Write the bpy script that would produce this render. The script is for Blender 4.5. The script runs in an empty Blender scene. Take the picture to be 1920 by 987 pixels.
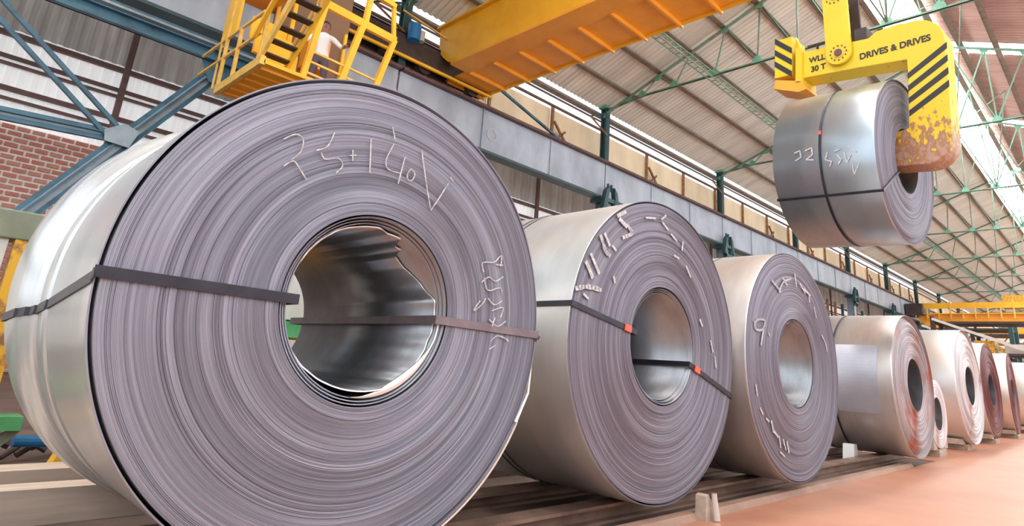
import bpy, math, random
from mathutils import Vector, Matrix
random.seed(7)
SC = bpy.context.scene
COL = SC.collection

# ---------------------------------------------------------------- camera
cam_d = bpy.data.cameras.new('camera')
cam = bpy.data.objects.new('camera', cam_d)
COL.objects.link(cam)
SC.camera = cam
cam_d.sensor_fit = 'HORIZONTAL'
cam_d.sensor_width = 36.0
cam_d.lens = 36.0 * 1149.92 / 1920.0
cam_d.shift_x = (960 - 995.19) / 1920.0
cam_d.shift_y = (350.77 - 493.5) / 1920.0
cam_d.clip_start = 0.05
cam_d.clip_end = 600
EYE = 0.7197
right = Vector((0.6853461, -0.72520911, 0.06612467))
down = Vector((0.24815686, 0.14721414, -0.95746863))
fwd = Vector((0.68463048, 0.67260668, 0.28085825))
up = -down
cam.matrix_world = Matrix(((right.x, up.x, -fwd.x, 0), (right.y, up.y, -fwd.y, 0),
                           (right.z, up.z, -fwd.z, EYE), (0, 0, 0, 1)))

# ---------------------------------------------------------------- daylight
W = bpy.data.worlds.new('daylight')
SC.world = W
W.use_nodes = True
wn = W.node_tree.nodes
wn['Background'].inputs[0].default_value = (0.88, 0.95, 1.0, 1)
wn['Background'].inputs[1].default_value = 1.15
SC.view_settings.view_transform = 'Standard'
SC.view_settings.look = 'None'
SC.view_settings.gamma = 1
SC.view_settings.exposure = 0.33
SC.view_settings.use_curve_mapping = False

S = 1.6          # the hall is set out in units of 1.6 m (one bay = 6.25 units = 10 m)
def WX(p):
    return Vector((p[0]*S, p[1]*S, (p[2]-EYE)*S+EYE))

# ---------------------------------------------------------------- materials
def mat(name, col, rough=0.6, metal=0.0, noise=0.0, nscale=3.0, col2=None, bump=0.0, bscale=30.0,
        stretch=(1, 1, 1), thr=(0.35, 0.65), detail=5.0, coord='Object', spec=0.5):
    m = bpy.data.materials.new(name)
    m.use_nodes = True
    nt = m.node_tree; N = nt.nodes; L = nt.links
    b = N['Principled BSDF']
    b.inputs['Base Color'].default_value = (*col, 1)
    b.inputs['Roughness'].default_value = rough
    b.inputs['Metallic'].default_value = metal
    b.inputs['Specular IOR Level'].default_value = spec
    tc = N.new('ShaderNodeTexCoord')
    mp = N.new('ShaderNodeMapping'); mp.inputs['Scale'].default_value = stretch
    L.new(tc.outputs[coord], mp.inputs[0])
    if noise > 0 or col2:
        nz = N.new('ShaderNodeTexNoise'); nz.inputs['Scale'].default_value = nscale
        nz.inputs['Detail'].default_value = detail; nz.inputs['Roughness'].default_value = 0.6
        L.new(mp.outputs[0], nz.inputs['Vector'])
        rp = N.new('ShaderNodeValToRGB')
        rp.color_ramp.elements[0].position = thr[0]; rp.color_ramp.elements[1].position = thr[1]
        c2 = col2 if col2 else tuple(c*(1-noise) for c in col)
        rp.color_ramp.elements[0].color = (*c2, 1); rp.color_ramp.elements[1].color = (*col, 1)
        L.new(nz.outputs['Fac'], rp.inputs[0]); L.new(rp.outputs[0], b.inputs['Base Color'])
    if bump > 0:
        nb = N.new('ShaderNodeTexNoise'); nb.inputs['Scale'].default_value = bscale
        nb.inputs['Detail'].default_value = 4
        L.new(mp.outputs[0], nb.inputs['Vector'])
        bp = N.new('ShaderNodeBump'); bp.inputs['Strength'].default_value = bump
        bp.inputs['Distance'].default_value = 0.01
        L.new(nb.outputs['Fac'], bp.inputs['Height']); L.new(bp.outputs[0], b.inputs['Normal'])
    return m

def face_mat(name, base, dark, light, K=90, rust=None):
    """edges of wound steel sheet: tone runs in rings about the coil's own axis"""
    m = bpy.data.materials.new(name); m.use_nodes = True
    nt = m.node_tree; N = nt.nodes; L = nt.links; b = N['Principled BSDF']
    tc = N.new('ShaderNodeTexCoord'); sp = N.new('ShaderNodeSeparateXYZ')
    L.new(tc.outputs['Object'], sp.inputs[0])
    cx = N.new('ShaderNodeCombineXYZ'); L.new(sp.outputs[0], cx.inputs[0]); L.new(sp.outputs[2], cx.inputs[1])
    ln = N.new('ShaderNodeVectorMath'); ln.operation = 'LENGTH'; L.new(cx.outputs[0], ln.inputs[0])
    nm = N.new('ShaderNodeVectorMath'); nm.operation = 'NORMALIZE'; L.new(cx.outputs[0], nm.inputs[0])
    def ring(k, ang, off):
        s1 = N.new('ShaderNodeVectorMath'); s1.operation = 'SCALE'; s1.inputs['Scale'].default_value = ang
        L.new(nm.outputs[0], s1.inputs[0])
        m1 = N.new('ShaderNodeMath'); m1.operation = 'MULTIPLY_ADD'
        m1.inputs[1].default_value = k; m1.inputs[2].default_value = off
        L.new(ln.outputs['Value'], m1.inputs[0])
        s2 = N.new('ShaderNodeSeparateXYZ'); L.new(s1.outputs[0], s2.inputs[0])
        c2 = N.new('ShaderNodeCombineXYZ'); L.new(s2.outputs[0], c2.inputs[0]); L.new(s2.outputs[1], c2.inputs[1]); L.new(m1.outputs[0], c2.inputs[2])
        nz = N.new('ShaderNodeTexNoise'); nz.inputs['Scale'].default_value = 1.0; nz.inputs['Detail'].default_value = 4
        nz.inputs['Roughness'].default_value = 0.7
        L.new(c2.outputs[0], nz.inputs['Vector']); return nz
    n1 = ring(K, 0.25, 3.0); n2 = ring(14, 0.5, 11.0)
    r1 = N.new('ShaderNodeValToRGB'); e = r1.color_ramp.elements
    e[0].position = 0.28; e[0].color = (*dark, 1); e[1].position = 0.74; e[1].color = (*light, 1)
    k = e.new(0.5); k.color = (*base, 1)
    L.new(n1.outputs['Fac'], r1.inputs[0])
    r2 = N.new('ShaderNodeValToRGB'); e = r2.color_ramp.elements
    e[0].position = 0.35; e[0].color = (0.80, 0.77, 0.80, 1); e[1].position = 0.62; e[1].color = (1.12, 1.12, 1.14, 1)
    L.new(n2.outputs['Fac'], r2.inputs[0])
    mx = N.new('ShaderNodeMix'); mx.data_type = 'RGBA'; mx.blend_type = 'MULTIPLY'; mx.inputs['Factor'].default_value = 1
    L.new(r1.outputs[0], mx.inputs['A']); L.new(r2.outputs[0], mx.inputs['B'])
    out = mx.outputs['Result']
    if rust:
        nz = N.new('ShaderNodeTexNoise'); nz.inputs['Scale'].default_value = 2.2; nz.inputs['Detail'].default_value = 6
        L.new(tc.outputs['Object'], nz.inputs['Vector'])
        rr = N.new('ShaderNodeValToRGB'); rr.color_ramp.elements[0].position = rust[3]; rr.color_ramp.elements[1].position = rust[3]+0.15
        L.new(nz.outputs['Fac'], rr.inputs[0])
        m2 = N.new('ShaderNodeMix'); m2.data_type = 'RGBA'; L.new(rr.outputs[0], m2.inputs['Factor'])
        L.new(out, m2.inputs['A']); m2.inputs['B'].default_value = (*rust[:3], 1); out = m2.outputs['Result']
    L.new(out, b.inputs['Base Color'])
    b.inputs['Metallic'].default_value = 0.25; b.inputs['Roughness'].default_value = 0.5
    bp = N.new('ShaderNodeBump'); bp.inputs['Strength'].default_value = 0.25; bp.inputs['Distance'].default_value = 0.002
    L.new(n1.outputs['Fac'], bp.inputs['Height']); L.new(bp.outputs[0], b.inputs['Normal'])
    return m

M = {}
M['floor'] = mat('floor_concrete', (0.15, 0.10, 0.08), 0.6, 0, 0.5, 1.3, bump=0.2, bscale=40)  # concrete darkened in colour for the deep shade under the coils
M['aisle'] = mat('aisle_paint', (0.56, 0.275, 0.18), 0.45, 0, col2=(0.46, 0.215, 0.135), nscale=1.1, bump=0.1, bscale=25)
M['kerb'] = mat('kerb_concrete', (0.40, 0.25, 0.19), 0.7, 0, 0.25, 3, bump=0.4, bscale=18)
M['brick'] = mat('red_brick', (0.56, 0.22, 0.16), 0.85, 0, col2=(0.40, 0.14, 0.11), nscale=4, bump=0.4, coord='Generated')
M['brick_b'] = mat('brown_brick', (0.44, 0.18, 0.14), 0.85, 0, col2=(0.58, 0.30, 0.23), nscale=4, bump=0.4, coord='Generated')
M['mortar'] = mat('mortar', (0.90, 0.85, 0.79), 0.9, 0, 0.25, 6, bump=0.4)
M['clad'] = mat('grey_cladding', (0.62, 0.60, 0.57), 0.6, 0.1, col2=(0.40, 0.38, 0.36), nscale=1.5, stretch=(1.5, 1, 0.25))
M['cladlight'] = mat('translucent_cladding', (0.95, 0.95, 0.95), 0.6, 0, 0.08, 2)
M['cladpaint'] = mat('faded_white_paint', (0.66, 0.70, 0.76), 0.8, 0, 0.3, 9)
M['cream'] = mat('cream_panel', (0.93, 0.78, 0.55), 0.6, 0, 0.18, 1.2, stretch=(1, 1, 0.4))
M['brown'] = mat('brown_steel', (0.16, 0.085, 0.075), 0.6, 0.1, 0.3, 4)
M['rustpost'] = mat('rust_orange_steel', (0.42, 0.20, 0.09), 0.65, 0, 0.5, 5)
M['roof'] = mat('roof_sheet', (0.80, 0.80, 0.74), 0.65, 0, col2=(0.64, 0.63, 0.58), nscale=0.9, stretch=(2.2, 0.25, 0.25))
M['roofred'] = mat('roof_sheet_brown', (0.62, 0.44, 0.41), 0.65, 0, col2=(0.52, 0.35, 0.32), nscale=0.9, stretch=(2.2, 0.3, 0.3))
M['purlin'] = mat('purlin_steel', (0.27, 0.22, 0.18), 0.6, 0, 0.35, 3)
M['green'] = mat('green_truss_paint', (0.16, 0.36, 0.27), 0.55, 0, col2=(0.20, 0.22, 0.18), nscale=1.6, thr=(0.4, 0.56))
M['gusset'] = mat('green_gusset_paint', (0.17, 0.45, 0.33), 0.5, 0, 0.25, 3)
M['blue'] = mat('blue_steel_paint', (0.06, 0.17, 0.25), 0.45, 0.1, col2=(0.03, 0.075, 0.11), nscale=2.5, thr=(0.3, 0.55))
M['bluelt'] = mat('worn_blue_paint', (0.34, 0.43, 0.50), 0.5, 0.1, 0.3, 3)
M['girder'] = mat('blue_grey_girder', (0.46, 0.54, 0.64), 0.5, 0.1, col2=(0.33, 0.39, 0.47), nscale=1.2, stretch=(1, 1, 0.5), bump=0.15)
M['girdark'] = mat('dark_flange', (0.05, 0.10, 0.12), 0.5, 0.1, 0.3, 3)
M['post'] = mat('dark_teal_post', (0.035, 0.10, 0.115), 0.5, 0.1, 0.3, 3)
M['yellow'] = mat('crane_yellow', (0.92, 0.52, 0.03), 0.42, 0, col2=(0.85, 0.43, 0.02), nscale=1.4, bump=0.05)
M['orange'] = mat('crane_orange', (0.92, 0.42, 0.04), 0.45, 0, col2=(0.84, 0.35, 0.03), nscale=1.2, bump=0.05)
M['yellowlt'] = mat('handrail_yellow', (0.88, 0.55, 0.12), 0.45, 0, 0.25, 6)
M['darkbrown'] = mat('dark_machinery', (0.07, 0.05, 0.05), 0.6, 0.1, 0.4, 4)
M['black'] = mat('black_paint', (0.018, 0.017, 0.02), 0.5)
M['strap'] = mat('steel_strap', (0.055, 0.055, 0.075), 0.35, 0.6, 0.3, 8)
M['strapred'] = mat('oxidised_strap', (0.24, 0.20, 0.23), 0.4, 0.4, 0.3, 8)
M['clip'] = mat('red_strap_seal', (0.85, 0.13, 0.07), 0.5)
M['chalk'] = mat('chalk', (0.72, 0.72, 0.76), 0.9, 0, 0.45, 60)
M['skin1'] = mat('bright_steel_sheet', (0.86, 0.88, 0.90), 0.27, 0.72, col2=(0.70, 0.71, 0.73), nscale=1.2, stretch=(1, 3, 1), thr=(0.3, 0.6), bump=0.06, bscale=3)
M['skin2'] = mat('pickled_steel_sheet', (0.78, 0.81, 0.82), 0.34, 0.6, col2=(0.64, 0.67, 0.69), nscale=1.2, stretch=(1, 3, 1), thr=(0.3, 0.6), bump=0.06, bscale=3)
M['skin3'] = mat('rolled_steel_sheet', (0.78, 0.75, 0.74), 0.38, 0.72, col2=(0.60, 0.57, 0.57), nscale=1.2, stretch=(1, 3, 1), thr=(0.3, 0.6))
M['skinlt'] = mat('galvanised_sheet', (0.86, 0.87, 0.88), 0.35, 0.65, col2=(0.76, 0.76, 0.76), nscale=1.5, thr=(0.3, 0.6))
M['sheenpatch'] = mat('painted_blue_sheen', (0.60, 0.62, 0.72), 0.4, 0.6, 0.15, 3)
M['skinred'] = mat('rust_primed_sheet', (0.52, 0.20, 0.15), 0.5, 0.3, 0.25, 2)
M['skinhang'] = mat('blue_grey_sheet', (0.58, 0.68, 0.77), 0.30, 0.8, col2=(0.46, 0.54, 0.63), nscale=1.2, stretch=(1, 2, 1), thr=(0.3, 0.6))
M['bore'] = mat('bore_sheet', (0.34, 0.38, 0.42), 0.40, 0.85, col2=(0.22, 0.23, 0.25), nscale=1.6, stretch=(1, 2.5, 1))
M['face1'] = face_mat('coil_edge_lilac_grey', (0.245, 0.255, 0.315), (0.13, 0.13, 0.165), (0.37, 0.385, 0.46), 120)
M['face2'] = face_mat('coil_edge_dark_grey', (0.205, 0.20, 0.25), (0.10, 0.095, 0.125), (0.34, 0.34, 0.41), 130)
M['face4'] = face_mat('coil_edge_rusty', (0.42, 0.38, 0.40), (0.22, 0.17, 0.18), (0.66, 0.63, 0.66), 60, rust=(0.42, 0.13, 0.08, 0.52))
M['face5'] = face_mat('coil_edge_white', (0.74, 0.74, 0.76), (0.46, 0.42, 0.43), (0.86, 0.86, 0.88), 40, rust=(0.40, 0.16, 0.12, 0.60))
M['facered'] = face_mat('coil_edge_dark_red', (0.14, 0.03, 0.035), (0.08, 0.02, 0.025), (0.22, 0.06, 0.06), 60)
M['hook'] = None
M['rail'] = mat('skid_steel', (0.34, 0.23, 0.18), 0.45, 0.4, col2=(0.16, 0.10, 0.08), nscale=3)
M['timber'] = mat('pale_timber', (0.62, 0.50, 0.41), 0.75, 0, 0.35, 3, stretch=(0.4, 4, 4))
M['olive'] = mat('olive_machine_paint', (0.24, 0.27, 0.19), 0.55, 0, 0.3, 4)
M['machgreen'] = mat('green_machine_paint', (0.10, 0.42, 0.16), 0.5, 0, 0.3, 4)
M['wornyel'] = mat('worn_yellow_paint', (0.75, 0.42, 0.03), 0.55, 0, col2=(0.30, 0.14, 0.06), nscale=9, thr=(0.38, 0.5))
M['hosblue'] = mat('blue_pipe_paint', (0.02, 0.20, 0.50), 0.4)
M['panelgrey'] = mat('pale_grey_cabinet', (0.66, 0.66, 0.62), 0.5, 0, 0.15, 4)
M['skinhuman'] = mat('brown_skin', (0.34, 0.18, 0.13), 0.6)
M['cageback'] = mat('brown_cage_sheet', (0.20, 0.11, 0.06), 0.6)
M['shirt'] = mat('white_shirt', (0.85, 0.86, 0.90), 0.8)
M['trousers'] = mat('dark_trousers', (0.10, 0.08, 0.11), 0.85)
M['hair'] = mat('black_hair', (0.015, 0.012, 0.012), 0.6)
M['rope'] = mat('wire_rope', (0.10, 0.09, 0.08), 0.5, 0.5)
for k_ in ('cladlight',):
    b_ = M[k_].node_tree.nodes['Principled BSDF']; b_.inputs['Emission Color'].default_value = (0.95, 0.98, 1, 1); b_.inputs['Emission Strength'].default_value = 0.25  # glow put in to stand for daylight behind the wall sheets
# translucent roof light: built opaque, with emission in place of the daylight through it
m = bpy.data.materials.new('rooflight_sheet'); m.use_nodes = True; N = m.node_tree.nodes; L = m.node_tree.links
b = N['Principled BSDF']; b.inputs['Base Color'].default_value = (0.85, 0.88, 0.86, 1); b.inputs['Roughness'].default_value = 0.5
b.inputs['Emission Color'].default_value = (1.0, 0.99, 0.96, 1); b.inputs['Emission Strength'].default_value = 14.0
M['rooflight'] = m
m2 = m.copy(); m2.name = 'glowing_fill_sheet'; m2.node_tree.nodes['Principled BSDF'].inputs['Emission Color'].default_value = (0.84, 0.93, 1.0, 1)
m2.node_tree.nodes['Principled BSDF'].inputs['Emission Strength'].default_value = 1.6; M['fillsheet'] = m2  # cool glow for an added sheet that fills the coil faces
# hook paint: yellow, scraped to rusty steel on the leg that works in the coils
m = bpy.data.materials.new('worn_hook_yellow'); m.use_nodes = True; N = m.node_tree.nodes; L = m.node_tree.links
b = N['Principled BSDF']; b.inputs['Roughness'].default_value = 0.45
tc = N.new('ShaderNodeTexCoord'); sp = N.new('ShaderNodeSeparateXYZ'); L.new(tc.outputs['Object'], sp.inputs[0])
mr = N.new('ShaderNodeMapRange'); mr.inputs['From Min'].default_value = 0.62; mr.inputs['From Max'].default_value = 0.0
mr.inputs['To Min'].default_value = 0; mr.inputs['To Max'].default_value = 0.36; L.new(sp.outputs[2], mr.inputs['Value'])
nz = N.new('ShaderNodeTexNoise'); nz.inputs['Scale'].default_value = 13; nz.inputs['Detail'].default_value = 8
mp = N.new('ShaderNodeMapping'); mp.inputs['Scale'].default_value = (1, 1.3, 0.8); L.new(tc.outputs['Object'], mp.inputs[0]); L.new(mp.outputs[0], nz.inputs['Vector'])
ad = N.new('ShaderNodeMath'); ad.operation = 'ADD'; L.new(nz.outputs['Fac'], ad.inputs[0]); L.new(mr.outputs[0], ad.inputs[1])
rp = N.new('ShaderNodeValToRGB'); e = rp.color_ramp.elements
e[0].position = 0.66; e[0].color = (0.80, 0.56, 0.02, 1); e[1].position = 0.76; e[1].color = (0.36, 0.16, 0.08, 1)
k = e.new(0.9); k.color = (0.46, 0.28, 0.20, 1)
L.new(ad.outputs[0], rp.inputs[0]); L.new(rp.outputs[0], b.inputs['Base Color'])
M['hook'] = m
M['hookyel'] = mat('hook_yellow', (0.84, 0.60, 0.02), 0.42, 0, 0.12, 2)

# ---------------------------------------------------------------- mesh helpers
class MB:
    def __init__(s): s.v = []; s.f = []; s.mi = []; s.mats = []
    def add(s, vs, fs, mi=0):
        n = len(s.v); s.v += [Vector(v) for v in vs]; s.f += [tuple(i+n for i in f) for f in fs]; s.mi += [mi]*len(fs); return s
    def box(s, lo, hi, mi=0):
        x0, y0, z0 = lo; x1, y1, z1 = hi
        return s.add([(x0,y0,z0),(x1,y0,z0),(x1,y1,z0),(x0,y1,z0),(x0,y0,z1),(x1,y0,z1),(x1,y1,z1),(x0,y1,z1)],
                     [(0,3,2,1),(4,5,6,7),(0,1,5,4),(1,2,6,5),(2,3,7,6),(3,0,4,7)], mi)
    def bar(s, p, q, w, h, ref=(0,0,1), mi=0, off=(0,0)):
        p = Vector(p); q = Vector(q); d = (q-p).normalized(); r = Vector(ref)
        if abs(d.dot(r)) > 0.98: r = Vector((0,1,0))
        a = d.cross(r).normalized(); b = a.cross(d).normalized()
        p = p+a*off[0]+b*off[1]; q = q+a*off[0]+b*off[1]
        vs = [c+a*(i*w/2)+b*(j*h/2) for c in (p, q) for i, j in ((-1,-1),(1,-1),(1,1),(-1,1))]
        return s.add(vs, [(0,1,2,3),(7,6,5,4),(0,4,5,1),(1,5,6,2),(2,6,7,3),(3,7,4,0)], mi)
    def angle(s, p, q, w, t, ref=(0,0,1), flip=1):
        s.bar(p, q, w, t, ref, 0, (0, -w/2+t/2)); return s.bar(p, q, t, w, ref, 0, (flip*(w/2-t/2), 0))
    def tube(s, pts, r, n=10, cap=True, mi=0):
        pts = [Vector(p) for p in pts]; base = len(s.v); prev = None
        for i, p in enumerate(pts):
            d = (pts[min(i+1, len(pts)-1)]-pts[max(i-1, 0)]).normalized()
            a = d.cross(Vector((0,0,1)))
            if a.length < 0.1: a = d.cross(Vector((0,1,0)))
            a.normalize(); b = a.cross(d)
            rr = r[i] if isinstance(r, (list, tuple)) else r
            s.v += [p+a*math.cos(2*math.pi*k/n)*rr+b*math.sin(2*math.pi*k/n)*rr for k in range(n)]
        for i in range(len(pts)-1):
            for k in range(n):
                s.f.append((base+i*n+k, base+i*n+(k+1)%n, base+(i+1)*n+(k+1)%n, base+(i+1)*n+k)); s.mi.append(mi)
        if cap:
            s.f.append(tuple(base+k for k in range(n))[::-1]); s.mi.append(mi)
            s.f.append(tuple(base+(len(pts)-1)*n+k for k in range(n))); s.mi.append(mi)
        return s
    def prism(s, poly, axis, lo, hi, mi=0):
        n = len(poly)
        def P(u, v, t):
            return {'x': (t,u,v), 'y': (u,t,v), 'z': (u,v,t)}[axis]
        vs = [P(u,v,lo) for u,v in poly]+[P(u,v,hi) for u,v in poly]
        return s.add(vs, [tuple(range(n))[::-1], tuple(range(n,2*n))]+[(i,(i+1)%n,n+(i+1)%n,n+i) for i in range(n)], mi)
    def build(s, name, m, parent=None, site=False, smooth=False, origin=None, bevel=0):
        vs = [WX(v) for v in s.v] if site else s.v
        o0 = Vector((0,0,0))
        if origin is not None: o0 = WX(origin) if site else Vector(origin)
        pl = Vector((0,0,0))
        if parent is not None and not parent.get('_local'): pl = Vector(parent.get('_w', (0,0,0)))
        me = bpy.data.meshes.new(name)
        me.from_pydata([v-o0 for v in vs], [], s.f)
        for mm in (m if isinstance(m, (list, tuple)) else [m]): me.materials.append(mm)
        if any(s.mi): me.polygons.foreach_set('material_index', s.mi)
        if smooth: me.polygons.foreach_set('use_smooth', [True]*len(s.f))
        me.validate(); me.update()
        ob = bpy.data.objects.new(name, me); COL.objects.link(ob)
        if parent is not None:
            ob.parent = parent
            ob.location = o0 if parent.get('_local') else o0-pl
            if parent.get('_local'): ob['_local'] = 1
        else: ob.location = o0
        ob['_w'] = list(o0)
        if bevel:
            b = ob.modifiers.new('bevel', 'BEVEL'); b.width = bevel; b.segments = 2; b.limit_method = 'ANGLE'
        return ob
def tag(o, label=None, cat=None, group=None, kind=None):
    if label: o['label'] = label
    if cat: o['category'] = cat
    if group: o['group'] = group
    if kind: o['kind'] = kind
    return o
def empty(name, loc=(0,0,0), site=False, label=None, cat=None, group=None, kind=None, mw=None):
    o = bpy.data.objects.new(name, None); COL.objects.link(o); o.empty_display_size = 0.2
    p = WX(loc) if site else Vector(loc)
    if mw is not None: o.matrix_world = mw; o['_local'] = 1
    else: o.location = p
    o['_w'] = list(p)
    return tag(o, label, cat, group, kind)

# ---------------------------------------------------------------- the floor
def site_floor():
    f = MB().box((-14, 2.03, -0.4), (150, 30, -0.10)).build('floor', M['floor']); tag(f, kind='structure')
    a = MB().box((-14, -26, -0.4), (150, 2.03, -0.095)).build('floor', M['aisle']); tag(a, kind='structure')
    a = MB().box((9.75, 2.03, -0.3), (150, 9.0, -0.093)).build('floor', M['aisle']); tag(a, kind='structure')
site_floor()
# raised concrete lip along the aisle
k = MB()
k.prism([(2.03,-0.1),(2.06,-0.06),(2.13,-0.06),(2.13,-0.1)], 'x', -12, 8.7)
tag(k.build('trim_1', M['kerb']), kind='structure')

# ---------------------------------------------------------------- long wall behind the runway
YW = 10.6
wall = empty('wall_left', (-2, YW, -0.5), True, kind='structure')
def corrug(X0, X1, z0, z1, Y, pitch=0.15, amp=0.022, up=None):
    mb = MB(); xs = []; x = X0
    while x < X1:
        xs += [(x, 0), (x+pitch*0.35, 0), (x+pitch*0.5, 1), (x+pitch*0.85, 1)]; x += pitch
    zs = [z0, z1]
    vs = [(px, Y-amp*a, z) for z in zs for px, a in xs]; n = len(xs)
    mb.add(vs, [(i, i+1, n+i+1, n+i) for i in range(n-1)])
    mb.add([(X0, Y+0.02, z0), (X1, Y+0.02, z0), (X1, Y+0.02, z1), (X0, Y+0.02, z1)], [(0,3,2,1)])
    return mb
for i in range(8):
    a = -6.85+6.1*i*2; b = a+12.2
    corrug(a, b, 4.72, 6.6, YW).build('cladding_sheet', M['clad'], wall, True)
    corrug(a, b, 3.42, 4.72, YW).build('translucent_sheet', M['cladlight'], wall, True)
# masonry below the sheeting
MB().box((-8, YW+0.02, -0.6), (92, YW+0.25, 3.42)).build('masonry', M['mortar'], wall, True)
lng, crs = 0.168, 0.0815
bm_ = MB().box((-lng/2+0.014, -0.012, -crs/2+0.015), (lng/2-0.014, 0.02, crs/2-0.015))
proto = [bm_.build('brick', M[k], wall, False) for k in ('brick', 'brick_b')]
for p_ in proto:
    for v in p_.data.vertices: v.co *= S
placed = 0; rest = MB()
for r in range(0, 42):
    z = 3.42-crs*(r+0.5)
    for c in range(-12, 62):
        x = 0.30+lng*(c+(0.5 if r % 2 else 0)); jit = random.uniform(-0.008, 0.008)
        near = (0.2 < x < 3.0 and r < 18)
        if near and placed < 296:
            if placed < 2: o = proto[placed]
            else:
                o = proto[random.choice((0, 0, 1))].copy(); COL.objects.link(o); o.parent = wall
            o.location = WX((x, YW+0.01+jit, z))-Vector(wall['_w']); placed += 1
        elif z > -0.4:
            rest.box((x-lng/2+0.012, YW-0.02+jit, z-crs/2+0.011), (x+lng/2-0.012, YW+0.02, z+crs/2-0.011))
o = rest.build('brickwork', M['brick'], wall, True); o['kind'] = 'stuff'
# girts and wall posts
for z, h_ in ((4.62, 0.07), (4.30, 0.045), (4.20, 0.035), (3.86, 0.06), (3.72, 0.035), (5.85, 0.06)):
    MB().bar((-7, YW-0.09, z), (92, YW-0.09, z), 0.07, h_).build('girt', M['brown'], wall, True)
for i in range(-2, 30):
    x = 1.74+3.05*i
    MB().box((x-0.04, YW-0.2, 3.42), (x+0.04, YW-0.13, 6.5)).build('wall_post', M['brown'], wall, True)
for i in range(26):
    x = 17.2+1.05*i
    MB().box((x-0.06, YW-0.5, 0), (x+0.06, YW-0.4, 4.72)).build('wall_post', M['rustpost' if i % 3 else 'post'], wall, True)
# cream side sheeting above the runway, rust framing, handrail pipes
for i in range(20):
    a = 4.0+2.083*i
    MB().box((a+0.02, 9.55, 5.7), (a+2.06, 9.58, 6.86)).build('side_panel', M['cream'], wall, True)
    MB().box((a-0.03, 9.46, 5.7), (a+0.03, 9.53, 6.95)).build('panel_post', M['rustpost'], wall, True)
    if i % 2 == 1:
        b_ = MB(); b_.bar((a, 9.42, 6.0), (a+0.42, 9.42, 6.35), 0.05, 0.05); b_.bar((a, 9.42, 6.5), (a+0.42, 9.42, 6.1), 0.05, 0.05)
        b_.build('cable_bracket', M['rustpost'], wall, True)
for z, t in ((6.90, 0.05), (7.14, 0.035), (7.22, 0.03)):
    MB().bar((-7, 9.44, z), (60, 9.44, z), t, t).build('side_rail', M['brown'], wall, True)
MB().box((45, 9.5, 5.7), (92, 9.55, 7.2)).build('side_panel', M['cream'], wall, True)
wr = corrug(-8, 92, -0.52, 1.9, -4.15, pitch=0.2).build('wall_right', M['clad'], None, True); tag(wr, kind='structure')
wr2 = corrug(-8, 92, 1.9, 5.9, -4.15, pitch=0.2).build('fill_panel_1', M['fillsheet'], None, True); tag(wr2, kind='structure')  # unseen glowing sheet, added to light the coil faces
far = MB().box((90, -6, -0.5), (90.3, 10.9, 11)).build('wall_far', M['cladlight'], None, True); tag(far, kind='structure')

# ---------------------------------------------------------------- roof
BAY = 6.25; X0 = 11.75
RY, RZ, SL = 2.45, 9.86, 0.39      # ridge, slope
roof = empty('ceiling', (0, RY, RZ), True, kind='structure')
def zr(y): return RZ-SL*abs(y-RY)
def roofstrip(x0, x1, ya, yb, pitch=0.145, amp=0.02, dz=0.0):
    mb = MB(); xs = []; x = x0
    while x < x1-1e-6:
        xs += [(x, 0), (x+pitch*0.4, 0), (x+pitch*0.5, 1), (x+pitch*0.9, 1)]; x += pitch
    xs.append((x1, 0)); n = len(xs)
    vs = [(px, y, zr(y)+amp*a+dz) for y in (ya, yb) for px, a in xs]
    return mb.add(vs, [(i, n+i, n+i+1, i+1) for i in range(n-1)])
white_at = {}
for k_ in range(-3, 13):
    a = X0+BAY*k_
    roofstrip(a, a+BAY, 3.42, 9.12).build('roof_sheet', M['roof'], roof, True)
    roofstrip(a, a+BAY, RY, 3.42).build('rooflight', M['rooflight'], roof, True)
    # far slope, with one translucent sheet across it in every bay
    roofstrip(a, a+0.7, -4.2, RY).build('rooflight', M['rooflight'], roof, True)
    roofstrip(a+0.7, a+BAY, -4.2, RY).build('roof_sheet', M['roofred'], roof, True)
MB().bar((-7, RY, RZ+0.03), (88, RY, RZ+0.03), 0.25, 0.04).build('ridge_cap', M['purlin'], roof, True)
pys = [9.22, 8.32, 7.42, 6.60, 5.75, 4.95, 4.15, 3.42, RY+0.08, RY-0.3, 1.42, 0.5, -0.4, -1.3, -2.2, -3.1, -4.0]
for y in pys:
    p_ = MB(); big = abs(y-RY) < 0.4
    w_ = 0.09 if big else 0.06
    p_.bar((-7, y, zr(y)-0.07), (88, y, zr(y)-0.07), w_, 0.10)
    p_.bar((-7, y-0.05, zr(y)-0.12), (88, y-0.05, zr(y)-0.12), 0.10, 0.02)
    p_.build('purlin', M['purlin'], roof, True)

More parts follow.
